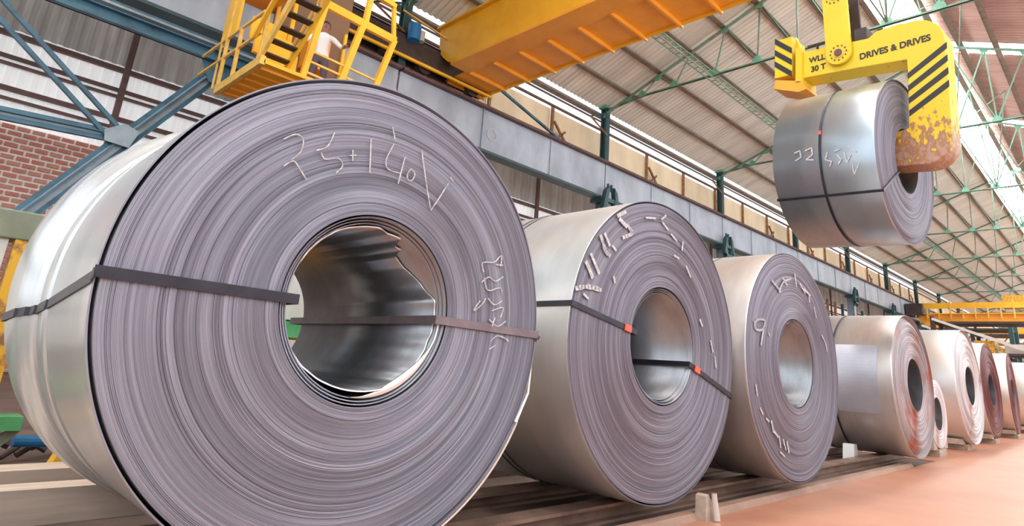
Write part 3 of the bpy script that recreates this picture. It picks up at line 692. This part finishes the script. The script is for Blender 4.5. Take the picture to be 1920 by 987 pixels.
        mb = MB(); mb.v = [Vector(v) for v in vs]; mb.f = fs; mb.mi = mi
        child(mb, 'outer_wrap', [fm, sm], True)
    if innergap:
        # loose inner laps standing off one another inside the eye
        r = rh
        for j in range(3):
            r -= innergap
            pj_ = [(r+0.004, 0.004+0.01*j, 0), (r, 0.004+0.01*j, 1), (r, L*0.92, 1), (r+0.004, L*0.92, 0), (r+0.004, 0.004+0.01*j, 0)]
            rr = random.Random(rnd*10+j); q_ = rr.uniform(0, 6.28)
            vs, fs, mi = lathe(pj_, 128, (lambda i, a, r, q_=q_: 0.006*math.sin(a+q_) if i in (0, 1, 4) else 0))
            mb = MB(); mb.v = [Vector(v) for v in vs]; mb.f = fs; mb.mi = mi
            child(mb, 'inner_lap', [fm, bm2], True)
        if torn:
            r -= 0.012
            def front(a):
                d = math.degrees(a) % 360
                pts = [(0, 0.03), (12, 0.035), (22, 0.10), (40, 0.19), (52, 0.20), (58, 0.11), (63, 0.13), (70, 0.03), (80, 0.045), (95, 0.0), (110, 0.03), (130, 0.02), (180, 0.03), (225, 0.035), (255, 0.01), (285, -0.005), (300, 0.02), (340, 0.03), (360, 0.03)]
                for (d0, v0), (d1, v1) in zip(pts[:-1], pts[1:]):
                    if d0 <= d <= d1: return v0+(v1-v0)*(d-d0)/(d1-d0)
                return 0
            def jr(a): return -0.006*max(0, math.sin(2*a-1.2))-0.008*max(0, math.cos(a-4.9))+0.011*max(0, -math.cos(a))
            n_ = 180; vs = []; fs = []
            for i in range(4):
                for k in range(n_):
                    a = 2*math.pi*k/n_; rr = r+jr(a)+(0.005 if i in (0, 3) else 0)
                    y_ = front(a)+0.004*math.sin(23*a)*math.sin(5*a) if i in (0, 1) else L*0.90
                    vs.append((rr*math.cos(a), y_, rr*math.sin(a)))
            for i in range(3):
                for k in range(n_): fs.append((i*n_+k, i*n_+(k+1) % n_, (i+1)*n_+(k+1) % n_, (i+1)*n_+k))
            mb = MB(); mb.v = [Vector(v) for v in vs]; mb.f = fs; mb.mi = [1]*n_+[0]*(2*n_)
            o = child(mb, 'torn_lap', [bm2, M['skinlt']], True); o['label'] = 'torn and bent innermost lap with bright edge'
    Rf = (bulge[-1][1] if bulge else R)
    for (deg, wd, m_, clipr, slant) in straps:
        a = math.radians(deg); rd = Vector((math.cos(a), 0, math.sin(a))); tn = Vector((-math.sin(a), 0, math.cos(a)))
        ri = rh-(3*innergap+0.014 if innergap else 0)-(0.012 if torn else 0)-0.004
        path = [(R+0.004, L*0.5)]
        if bulge: path = [(rr+0.004, yy) for yy, rr in reversed(bulge)]+[(R+0.004, 0.0)]
        else: path = [(R+0.004, L+0.008), (R+0.004, 0.0)]
        fo = -0.008-amp*1.5
        path += [(R+0.004, fo), (ri, fo), (ri, L+0.012), (path[0][0], L+0.012)]
        mb = MB()
        def at(r_, y_):
            b2 = a+math.radians(slant)*max(0, y_)/L if r_ > R*0.95 else a
            return Vector((math.cos(b2)*r_, y_, math.sin(b2)*r_+(off(y_)*0.4 if r_ > R*0.95 and bulge else 0)))
        for (r0, y0), (r1, y1) in zip(path, path[1:]+path[:1]):
            p = at(r0, y0); q = at(r1, y1)
            if (q-p).length > 1e-3:
                nrm = (q-p).normalized().cross(tn)
                mb.bar(p-(q-p).normalized()*0.001, q+(q-p).normalized()*0.001, wd, 0.003, ref=nrm)
        st = child(mb, 'steel_strap', m_)
        if clipr:
            p = rd*clipr+Vector((0, fo-0.004, 0))
            mb = MB().bar(p-rd*0.03, p+rd*0.03, wd*1.25, 0.010, ref=(0, 1, 0)); c_ = mb.build('strap_seal', M['clip']); c_.parent = st; c_.location = (0, 0, 0)
            c_['label'] = 'red strap seal'
    for (yy, wd) in hoops:
        rr = R+0.003+(0 if not bulge else 0)
        pr = [(rr, yy-wd/2, 0), (rr+0.003, yy-wd/2, 0), (rr+0.003, yy+wd/2, 0), (rr, yy+wd/2, 0)]
        vs, fs, mi = lathe(pr, 96); mb = MB(); mb.v = [Vector(v) for v in vs]; mb.f = fs; mb.mi = mi
        child(mb, 'steel_strap', M['strap'])
    for strokes, w2 in chalk:
        for st_ in strokes: child(ribbon([st_], -0.009-amp*1.2, w2), 'chalk_stroke', M['chalk'])
    return root, child

c1, ch1 = coil(1.296, 2.072, 0.893, 0.357, -0.032, 1.36, 'largest coil in front, with torn inner lap and chalk figures above its eye',
     (M['face1'], M['skin1'], M['bore']), rings=112, seg=200, amp=0.0009, wrap=0.016, innergap=0.011, torn=True, rnd=3,
     bulge=[(0.70, 0.893), (0.704, 0.887), (0.725, 0.887), (0.73, 0.896), (0.90, 0.899), (0.905, 0.890), (0.93, 0.890), (0.935, 0.904), (1.02, 0.912), (1.03, 0.922), (1.12, 0.937), (1.13, 0.945), (1.34, 0.962)],
     straps=((-179.4, 0.034, M['strap'], 0, 7.5), (-2.7, 0.034, M['strapred'], 0, 0)), chalk=((CH1, 0.0042), (CH1B, 0.0048)))
vs = []; fs = []
for i in range(31):
    a = math.radians(-96+92*i/30); t = i/30; ri = 0.322-0.030*math.sin(math.pi*min(1, t*1.15))**1.5
    for rr, yy in ((0.326, 0.012), (ri, 0.0), (ri+0.004, 0.025)): vs.append((rr*math.cos(a), yy, rr*math.sin(a)))
for i in range(30):
    for j in range(2): fs.append((i*3+j, i*3+j+1, i*3+j+4, i*3+j+3))
o = ch1(MB().add(vs, fs), 'bent_edge', M['skinlt'], True); o['label'] = 'pale bent edge at the bottom of the eye'
# dent in the wrap, rolled tail of the outer lap
t_ = MB(); t_.tube([(0.79, -0.002, -0.415), (0.86, 0.0, -0.29), (0.893, 0.02, -0.10)], [0.010, 0.006, 0.004], 6)
o = ch1(t_, 'lap_tail', M['skinlt'])
vs, fs, mi = lathe([(0.899, -0.002, 0), (0.907, -0.002, 0), (0.907, 0.85, 0), (0.899, 0.85, 0), (0.899, -0.002, 0)], 40, None, math.radians(-86), math.radians(-27))
mb = MB(); mb.v = [Vector(v) for v in vs]; mb.f = fs; mb.mi = mi; ch1(mb, 'outer_lap', M['skinlt'])
c2, ch2 = coil(3.401, 2.098, 0.90, 0.355, -0.016, 1.30, 'second coil in the row, chalk smears over the eye and red strap seals beside it',
     (M['face2'], M['skin2'], M['bore']), rings=84, seg=160, amp=0.0012, wrap=0.013, rnd=11, innergap=0.012,
     straps=((170.0, 0.030, M['strap'], 0.40, 0), (-18.6, 0.032, M['strap'], 0.40, 0)), hoops=((0.72, 0.006), (0.78, 0.008)), chalk=((CH2[:8], 0.024), (CH2[8:], 0.014)))
c3, ch3 = coil(5.234, 1.99, 0.89, 0.347, -0.025, 1.25, 'third coil in the row, chalk nine left of the eye, no straps on its face',
     (M['face2'], M['skin3'], M['bore']), rings=70, seg=144, amp=0.0014, wrap=0.011, rnd=21, innergap=0.010, chalk=((CH3, 0.016),), hoops=((0.5, 0.004),))
c4, ch4 = coil(8.75, 1.947, 0.814, 0.30, -0.033, 1.0, 'fourth coil in the row, smaller and rusty faced, bluish painted sheen on its side',
     (M['face4'], M['skin3'], M['bore']), rings=46, seg=128, amp=0.004, wrap=0.0, rnd=31, dish=0.09, hoops=((0.66, 0.02), (0.9, 0.012)))
vs, fs, mi = lathe([(0.816, 0.16, 0), (0.818, 0.16, 0), (0.818, 0.62, 0), (0.816, 0.62, 0)], 20, None, math.radians(150), math.radians(205))  # thin pale shell: sheen on the barrel painted as a patch
mb = MB(); mb.v = [Vector(v) for v in vs]; mb.f = fs; mb.mi = mi; o = ch4(mb, 'sheen_patch', M['sheenpatch']); o['label'] = 'bluish sheen painted on the side'
c5, ch5 = coil(12.645, 2.021, 0.893, 0.30, -0.038, 1.15, 'fifth coil in the row, white galvanised with a rust streaked eye',
     (M['face5'], M['skinlt'], M['bore']), rings=36, seg=112, amp=0.006, wrap=0.0, rnd=41, dish=0.06)
c6, _ = coil(15.3, 2.10, 0.88, 0.30, -0.03, 1.1, 'sixth coil in the row, white strip of side and dark red end',
     (M['facered'], M['skinlt'], M['bore']), rings=24, seg=96, amp=0.004, wrap=0.0, rnd=51)
c7, _ = coil(18.3, 2.12, 0.87, 0.30, 0.03, 1.2, 'seventh coil in the row, pale pink top over rusty red side',
     (M['facered'], M['skin3'], M['bore']), rings=24, seg=96, amp=0.004, wrap=0.0, rnd=61)
c8, _ = coil(21.6, 1.95, 0.85, 0.30, -0.03, 1.1, 'last pale coil cut off by the right edge of the photo',
     (M['face5'], M['skinlt'], M['bore']), rings=20, seg=80, amp=0.004, wrap=0.0, rnd=71)
c9, _ = coil(10.7, 2.13, 0.46, 0.22, -0.03, 0.22, 'low narrow white slit coil standing between fourth and fifth coils',
     (M['face5'], M['skinlt'], M['bore']), rings=16, seg=80, amp=0.002, wrap=0.0, rnd=81, group='slit coils', name='slit_coil')

# ---------------------------------------------------------------- hanging coil and its C hook
hc = Vector((7.26965, 1.47177, 3.1203)); a_ = Vector((0.0787997, 0.99513326, 0.05916431)).normalized()
n_ = a_.cross(Vector((0, 0, 1))).normalized(); w_ = n_.cross(a_)
HM = Matrix(((n_.x, a_.x, w_.x, hc.x), (n_.y, a_.y, w_.y, hc.y), (n_.z, a_.z, w_.z, hc.z), (0, 0, 0, 1)))
ch_, chh = coil(0, 0, 0.90, 0.355, 0, 1.06, 'blue grey coil hanging in the air from the yellow C hook',
     (M['face2'], M['skinhang'], M['bore']), rings=70, seg=144, amp=0.0014, wrap=0.0, rnd=91, dish=0.03, mw=HM, hoops=((0.54, 0.022),), group='coils in the air')
# chalk on its side
for st in CHH:
    mb = MB()
    for (y0, t0), (y1, t1) in zip(st[:-1], st[1:]):
        p = Vector((0.907*math.cos(t0), y0, 0.907*math.sin(t0))); q = Vector((0.907*math.cos(t1), y1, 0.907*math.sin(t1)))
        if (q-p).length > 1e-3: mb.bar(p, q, 0.013, 0.004, ref=(-math.cos(t0), 0, -math.sin(t0)))
    chh(mb, 'chalk_stroke', M['chalk'])
def loop_strap(deg, wd):
    a = math.radians(deg); rd = Vector((math.cos(a), 0, math.sin(a))); tn = Vector((-math.sin(a), 0, math.cos(a)))
    mb = MB(); path = [(0.906, 1.075), (0.906, -0.016), (0.345, -0.016), (0.345, 1.075)]
    for (r0, y0), (r1, y1) in zip(path, path[1:]+path[:1]):
        p = rd*r0+Vector((0, y0, 0)); q = rd*r1+Vector((0, y1, 0)); mb.bar(p, q, wd, 0.004, ref=(q-p).normalized().cross(tn))
    return chh(mb, 'steel_strap', M['strap'])
loop_strap(-146.0, 0.026)
t0 = 2.974
o = chh(MB().bar((0.91*math.cos(t0), 0.54, 0.91*math.sin(t0)-0.02), (0.91*math.cos(t0), 0.54, 0.91*math.sin(t0)+0.02), 0.03, 0.01, ref=(1, 0, 0)), 'strap_seal', M['clip']); o['label'] = 'red strap seal'

hk = empty('lifting_hook', label='large yellow C hook with black warning stripes holding the hanging coil', cat='hook', mw=HM); hk['_local'] = 1
def hb(mb, nm, m_, bevel=0, par=None, smooth=False):
    o = mb.build(nm, m_, None, smooth=smooth, bevel=bevel); o.parent = hk if par is None else par; o.location = (0, 0, 0); return o
def arc(cx, cy, r, d0, d1, n=8): return [(cx+r*math.cos(math.radians(d0+(d1-d0)*i/n)), cy+r*math.sin(math.radians(d0+(d1-d0)*i/n))) for i in range(n+1)]
body = [(1.12, 1.20), (1.12, 1.55), (0.80, 1.54), (0.30, 1.50), (0.22, 1.56), (-0.02, 1.58)]+arc(-0.14, 1.26, 0.31, 80, 180, 8)+[(-0.46, 0.8), (-0.465, 0.16)]+arc(-0.22, 0.14, 0.245, 185, 265, 7)+[(0.05, -0.09), (0.6, -0.02), (0.99, 0.05), (1.0, 0.30), (0.55, 0.305), (0.03, 0.30), (-0.075, 0.32), (-0.09, 0.9), (-0.085, 1.12), (0.4, 1.16)]
hook_body = hb(MB().prism([(u, v) for u, v in body], 'x', -0.15, 0.15), 'hook_body', M['hook'], bevel=0.008)
# triangulated outlines of concave faces need care: use n-gons as Blender makes them
for i in range(4):
    z0 = 0.915-0.145*i
    mb = MB().prism([(-0.088, z0-0.03), (-0.088, z0+0.038), (-0.468, z0+0.30), (-0.468, z0+0.225)], 'x', -0.1535, -0.1505)
    o = hb(mb, 'warning_stripe', M['black'])
# end box, counterweight and its stripes
hb(MB().box((-0.20, 1.06, 1.12), (0.20, 1.14, 1.60)), 'end_box', M['hookyel'], 0.006)
hb(MB().prism([(1.0, 1.02), (1.10, 1.00), (1.42, 1.12), (1.40, 1.24), (1.06, 1.14)], 'x', -0.20, 0.14), 'end_bracket', M['orange'], 0.004)
cw = hb(MB().box((-0.18, 1.19, 1.27), (0.18, 1.42, 1.80)), 'counterweight', M['hookyel'], 0.006)
for i in range(3):
    z0 = 1.375+0.16*i
    o = hb(MB().prism([(1.42, z0+0.06), (1.42, z0+0.14), (1.192, z0-0.06), (1.192, z0-0.14)], 'x', -0.184, -0.1805), 'warning_stripe', M['black'], par=cw)
hb(MB().prism([(1.14, 1.58), (1.20, 1.60), (1.20, 1.84), (1.12, 1.62)], 'x', -0.06, 0.0), 'gusset_plate', M['hookyel'])
# hanger: two link plates, pin and bolts; they hang plumb
inv = HM.inverted(); plumb = (inv.to_3x3() @ Vector((0, 0, 1))).normalized()
pin = Vector((0, 0.615, 1.385)); sx = Vector((1, 0, 0))
pv = (plumb-sx*plumb.x).normalized(); ph_ = pv.cross(sx).normalized()
def plate(x, w2, top, m_):
    vs = []; 
    outl = [(w2*math.cos(math.radians(d)), w2*math.sin(math.radians(d))) for d in range(180, 361, 15)]+[(w2*0.98, top), (-w2*0.98, top)]
    pts = [pin+ph_*u+pv*v for u, v in outl]; n = len(pts)
    mb = MB(); mb.add([p+sx*(x-0.02) for p in pts]+[p+sx*(x+0.02) for p in pts], [tuple(range(n))[::-1], tuple(range(n, 2*n))]+[(i, (i+1) % n, n+(i+1) % n, n+i) for i in range(n)])
    return mb
hb(plate(-0.185, 0.145, 1.20, None), 'hanger_plate', M['hookyel'], 0.004)
hb(plate(0.185, 0.145, 1.20, None), 'hanger_plate', M['darkbrown'], 0.004)
hb(MB().tube([pin-sx*0.225, pin+sx*0.225], 0.045, 20), 'pin', M['brown'])
hb(MB().tube([pin-sx*0.213, pin-sx*0.206], 0.062, 24), 'pin_washer', M['yellowlt'])
bl = MB()
for i in range(12):
    a = 2*math.pi*i/12; p = pin+ph_*0.092*math.cos(a)+pv*0.092*math.sin(a); bl.tube([p-sx*0.216, p-sx*0.206], 0.009, 6)
hb(bl, 'pin_bolt', M['brown'])
pt = pin+pv*0.78
hb(MB().tube([pt-sx*0.225, pt+sx*0.225], 0.05, 20), 'pin', M['brown'])
bl = MB()
for i in range(12):
    a = 2*math.pi*i/12; p = pt+ph_*0.098*math.cos(a)+pv*0.098*math.sin(a); bl.tube([p-sx*0.216, p-sx*0.206], 0.010, 6)
hb(bl, 'pin_bolt', M['brown'])
hb(MB().bar(Vector((-0.16, 1.0, 1.60)), Vector((-0.16, 0.76, 1.60)), 0.02, 0.02).bar(Vector((-0.16, 0.88, 1.6)), Vector((-0.16, 0.88, 1.54)), 0.02, 0.03, ref=(1, 0, 0)), 'grab_rail', M['black'])
hb(MB().box((-0.15, 0.32, 1.50), (0.1, 0.46, 1.66)), 'guide_block', M['darkbrown'], 0.01)
def letter(txt, y, z, size, tilt=0.0, sxx=1.0):
    cu = bpy.data.curves.new('lettering', 'FONT'); cu.body = txt; cu.size = size; cu.extrude = 0.001; cu.offset = size*0.035
    tmp = bpy.data.objects.new('lettering', cu); COL.objects.link(tmp)
    dg = bpy.context.evaluated_depsgraph_get(); me = bpy.data.meshes.new_from_object(tmp.evaluated_get(dg))
    bpy.data.objects.remove(tmp)
    ct, st = math.cos(tilt), math.sin(tilt)
    for v in me.vertices:
        u = v.co.x*sxx*ct-v.co.y*st; vv = v.co.x*sxx*st+v.co.y*ct; t = v.co.z
        v.co = (-0.1525-t, y-u, z+vv)
    me.materials.clear(); me.materials.append(M['black'])
    o = bpy.data.objects.new('lettering', me); COL.objects.link(o); o.parent = hk; return o
letter('WLL', 0.985, 1.375, 0.10, 0.03, 0.95); letter('30 T', 0.965, 1.25, 0.10, 0.03, 0.95)
letter('DRIVES & DRIVES', 0.40, 1.255, 0.105, 0.035, 0.92)

# ---------------------------------------------------------------- skid rails and floor things
def rail(name, x0, x1, y, w2, z0, z1, m_, label, group='skid rails under the coils'):
    r_ = empty(name, (x0, y, z0), label=label, cat='rail', group=group)
    MB().box((x0, y-w2/2, z1-0.018), (x1, y+w2/2, z1)).build('top_flange', m_, r_)
    MB().box((x0, y-0.012, z0+0.015), (x1, y+0.012, z1-0.018)).build('web', m_, r_)
    MB().box((x0, y-w2/2, z0), (x1, y+w2/2, z0+0.015)).build('bottom_flange', m_, r_)
rail('skid_rail', -6, 9.6, 2.36, 0.13, -0.10, -0.002, M['rail'], 'front skid rail along the aisle under the coils')
rail('skid_rail', -6, 9.4, 2.95, 0.15, -0.10, -0.014, M['rail'], 'rear skid rail under the coils, deep in their shadow')
for (y, w2, z1, m_, lab) in ((3.72, 0.16, 0.05, 'timber', 'pale timber bearer on the floor nearest the large coil at lower left'),
                             (4.12, 0.20, 0.07, 'timber', 'pale timber bearer behind the first one at lower left'),):
    o = MB().box((-5, y-w2/2, -0.10), (4.6, y+w2/2, z1)).build('timber_bearer', M[m_]); tag(o, lab, 'timber', 'bearers on the floor')
# wedges
o = MB().prism([(3.70, -0.095), (3.88, -0.095), (3.80, -0.02), (3.74, 0.05), (3.71, 0.04)], 'y', 1.99, 2.06).build('wedge', M['timber']); tag(o, 'pale wooden wedge by the front rail below second coil', 'wedge')
o = MB().tube([(3.77, 1.955, -0.09), (3.76, 1.965, 0.06)], [0.022, 0.016], 10).build('steel_pin', M['skin1']); tag(o, 'short shiny steel pin standing at foot of second coil', 'pin')
o = MB().prism([(7.92, -0.09), (8.12, -0.09), (8.06, 0.12), (7.97, 0.12)], 'y', 2.44, 2.56).build('stop_block', M['skinlt']); tag(o, 'pale stop block on front rail left of the fourth coil', 'block')
for i, (x, R_, z_) in enumerate(((10.7, .46, 0), (12.645, .893, 0), (15.3, .88, 0), (18.3, .87, 0), (21.6, .85, 0))):
    lab = ('pair of low timber chocks under the %s' % ('narrow slit coil', 'fifth coil', 'sixth coil', 'seventh coil', 'last coil')[i])
    sk = empty('cradle', (x, 2.1, -0.1), label=lab, cat='cradle', group='cradles beyond the rails')
    ln = 0.2 if i == 0 else 0.95
    MB().box((x-0.22, 2.12, -0.10), (x+0.22, 2.12+ln, -0.004)).build('base_board', M['timber'], sk)
    dz = R_-math.sqrt(max(0, R_*R_-0.3*0.3)) if R_ > .5 else 0.1
    for s_ in (-1, 1): MB().prism([(x+s_*0.20, -0.004), (x+s_*0.42, -0.004), (x+s_*0.42, dz*1.5), ], 'y', 2.14, 2.10+ln).build('chock', M['timber'], sk)

# ---------------------------------------------------------------- machinery at the left, seen past the big coil
mc = empty('machine_frame', (0.3, 5.0, -0.1), label='olive green machine frame with worn yellow post behind largest coil', cat='machine')
MB().box((-2.5, 4.95, 1.27), (1.5, 5.2, 1.45)).build('top_beam', M['olive'], mc, bevel=0.01)
MB().box((0.50, 4.96, -0.1), (0.63, 5.08, 1.27)).build('post', M['wornyel'], mc)
MB().box((-1.2, 4.98, 0.5), (0.47, 5.02, 1.27)).build('side_plate', M['panelgrey'], mc)
MB().box((-2.0, 4.90, 0.15), (0.78, 5.1, 0.23)).build('lower_beam', M['machgreen'], mc)
MB().bar((0.78, 5.0, 0.16), (0.55, 5.0, -0.10), 0.05, 0.05).build('strut', M['olive'], mc)
MB().box((0.40, 4.98, -0.1), (0.55, 5.06, 0.1)).build('foot', M['panelgrey'], mc)
o = MB().tube([(0.80, 5.16, 0.06), (1.0, 5.19, 0.05), (1.3, 5.2, 0.06)], 0.035, 12).build('blue_pipe', M['hosblue']); tag(o, 'blue pipe on the scrap heap behind largest coil', 'pipe')
o = MB().prism([(0.92, -0.1), (1.12, -0.1), (1.08, 0.06), (0.98, 0.06)], 'y', 4.75, 4.87).build('yellow_block', M['yellow']); tag(o, 'small yellow block on the floor at lower left', 'block')
rs = random.Random(4)
for i in range(12):
    x = 0.55+0.09*i; y = 5.36+0.09*(i % 4)+rs.uniform(-0.02, 0.02)
    lab = ['dark bent offcut', 'black rusty offcut', 'short dark pipe offcut', 'dark curled strap'][i % 4]+' in the scrap heap, %s from the left' % (ORD[i] if i else 'first')
    mb = MB().tube([(x-0.12, y, -0.07+rs.uniform(0, .06)), (x+rs.uniform(-.05, .05), y+0.05, -0.04+rs.uniform(0, 0.10)), (x+0.12, y+0.02, -0.07+rs.uniform(0, .07))], rs.uniform(0.018, 0.035), 8)
    o = mb.build('scrap_piece', M['darkbrown']); tag(o, lab, 'scrap', 'scrap heap behind largest coil')
cb = empty('control_cabinet', (2.6, 5.3, -0.1), label='pale grey cabinet with green base seen through eye of largest coil', cat='cabinet')
MB().box((2.0, 5.1, 0.96), (2.75, 5.5, 1.75)).build('housing', M['panelgrey'], cb, bevel=0.01)
MB().box((1.95, 5.05, 0.82), (2.8, 5.55, 0.95)).build('green_base', M['machgreen'], cb)
MB().box((2.0, 5.1, -0.1), (2.75, 5.5, 0.82)).build('lower_panel', M['orange'], cb)
MB().tube([(2.42, 5.02, 0.55), (2.42, 5.02, 0.80)], 0.07, 14).build('pipe_stub', M['panelgrey'], cb)

# ---------------------------------------------------------------- distant frames between the last coils and the far crane
for i, (x, y) in enumerate(((30, 2.6), (33, 3.6), (36, 2.2))):
    fr = empty('storage_frame', (x*1.0, y, -0.1), label='dark steel storage frame in the distance, %s from the camera' % ORD[i].replace('nearest', 'first'), cat='frame', group='dark frames beyond the last coil')
    for dx in (0, 1.5):
        for dy in (0, 3.2): MB().box((x+dx-0.08, y+dy-0.08, -0.1), (x+dx+0.08, y+dy+0.08, 3.8)).build('upright', M['post' if i % 2 else 'darkbrown'], fr)
    for z in (1.2, 2.4, 3.6): MB().box((x, y, z-0.08), (x+1.5, y+3.2, z)).build('shelf', M['darkbrown'], fr)
    MB().bar((x-0.1, y, 2.4), (x-0.1, y+3.2, 3.7), 0.1, 0.1).build('diagonal', M['panelgrey'], fr)
    for j in range(3): MB().box((x+0.1, y+0.3+0.95*j, 2.4), (x+1.0, y+0.95+0.95*j, 2.75+0.12*j)).build('stored_part', M[('panelgrey', 'wornyel', 'bluelt')[(i+j) % 3]], fr)

# ---------------------------------------------------------------- the man on the cage
def man(loc, rz, label):
    J = {}; E = []; Rr = []
    pts = []
    def v(co, r, par=None):
        pts.append(co); Rr.append(r)
        if par is not None: E.append((par, len(pts)-1))
        return len(pts)-1
    pel = v((0, 0, 0.95), 0.135)
    wst = v((0, 0.01, 1.08), 0.12, pel); cst = v((0, -0.01, 1.27), 0.15, wst); shl = v((0, 0, 1.40), 0.11, cst)
    nk = v((0, -0.01, 1.49), 0.055, shl); hd0 = v((0, -0.02, 1.56), 0.075, nk); hd1 = v((0, -0.03, 1.63), 0.095, hd0); hd2 = v((0, -0.01, 1.71), 0.075, hd1)
    for s_ in (-1, 1):
        h1 = v((s_*0.09, 0, 0.90), 0.095, pel); kn = v((s_*0.11, -0.03, 0.50), 0.062, h1); an = v((s_*0.11, 0.02, 0.10), 0.042, kn); ft = v((s_*0.12, -0.13, 0.045), 0.038, an)
        s1 = v((s_*0.18, 0, 1.39), 0.062, shl)
        el = v((s_*0.36, -0.10, 1.20), 0.043, s1); wr = v((s_*0.44, -0.33, 1.12), 0.03, el); pm = v((s_*0.45, -0.40, 1.10), 0.034, wr)
        for q_ in range(4):
            a = (q_-1.5)*0.022
            f1 = v((s_*0.45+a, -0.455, 1.095), 0.0105, pm); f2 = v((s_*0.45+a, -0.485-0.006*(q_ in (1, 2)), 1.065), 0.009, f1)
        v((s_*0.45-s_*0.05, -0.42, 1.085), 0.011, pm)
    me = bpy.data.meshes.new('body'); me.from_pydata(pts, E, []); me.update()
    ob = bpy.data.objects.new('body', me); COL.objects.link(ob)
    md = ob.modifiers.new('skin', 'SKIN'); md.use_smooth_shade = True
    for i, sv in enumerate(me.skin_vertices[0].data): sv.radius = (Rr[i], Rr[i]*(0.8 if i < 4 else 1)); sv.use_root = (i == 0)
    sb = ob.modifiers.new('sub', 'SUBSURF'); sb.levels = 2; sb.render_levels = 2
    dg = bpy.context.evaluated_depsgraph_get(); m2 = bpy.data.meshes.new_from_object(ob.evaluated_get(dg))
    bpy.data.objects.remove(ob)
    for k_ in ('shirt', 'trousers', 'skinhuman', 'black'): m2.materials.append(M[k_])
    for p in m2.polygons:
        c = p.center; x_ = abs(c.x)
        if c.z < 0.09: i = 3
        elif c.z < 0.98 and x_ < 0.3: i = 1
        elif c.z > 1.47: i = 2
        elif x_ > 0.37: i = 2
        else: i = 0
        p.material_index = i; p.use_smooth = True
    mw = Matrix.Translation(loc) @ Matrix.Rotation(rz, 4, 'Z')
    root = empty('person', label=label, cat='person', mw=mw); root['_local'] = 1
    b_ = bpy.data.objects.new('body', m2); COL.objects.link(b_); b_.parent = root
    def part(nm, mb, m_, smooth=True):
        o = mb.build(nm, m_, None, smooth=smooth); o.parent = root; o.location = (0, 0, 0)
    # hair cap, eyes, nose, mouth, ears
    hv, hf, n1, n2 = [], [], 16, 7
    for i in range(n2+1):
        ph2 = math.pi*0.5*i/n2
        for j in range(n1):
            t = 2*math.pi*j/n1; r_ = 0.088*math.cos(ph2*0.98)
            hv.append((r_*math.cos(t), -0.012+r_*1.12*math.sin(t)+0.012, 1.665+0.088*math.sin(ph2)-0.02*(math.sin(t) > 0)*(1-i/n2)))
    for i in range(n2):
        for j in range(n1): hf.append((i*n1+j, i*n1+(j+1) % n1, (i+1)*n1+(j+1) % n1, (i+1)*n1+j))
    part('hair', MB().add(hv, hf), M['hair'])
    part('nose', MB().add([(-0.014, -0.105, 1.60), (0.014, -0.105, 1.60), (0, -0.132, 1.603), (0, -0.108, 1.65)], [(0, 1, 2), (1, 3, 2), (3, 0, 2), (0, 3, 1)]), M['skinhuman'])
    for s_ in (-1, 1):
        part('eye', MB().tube([(s_*0.03, -0.098, 1.645), (s_*0.03, -0.112, 1.645)], [0.011, 0.006], 10), M['black'])
        part('ear', MB().tube([(s_*0.082, -0.01, 1.60), (s_*0.096, 0.0, 1.625), (s_*0.088, 0.0, 1.65)], [0.012, 0.018, 0.010], 8), M['skinhuman'])
    part('mouth', MB().bar((-0.022, -0.107, 1.572), (0.022, -0.107, 1.572), 0.006, 0.008), M['brown'])
    return root
pl = WX((3.0, 6.72, 3.6))
man(pl, math.radians(-28), 'man in a white shirt and dark trousers leaning on the yellow cage railing')

for o in bpy.data.objects:
    for k_ in ('_w', '_local'):
        if k_ in o: del o[k_]
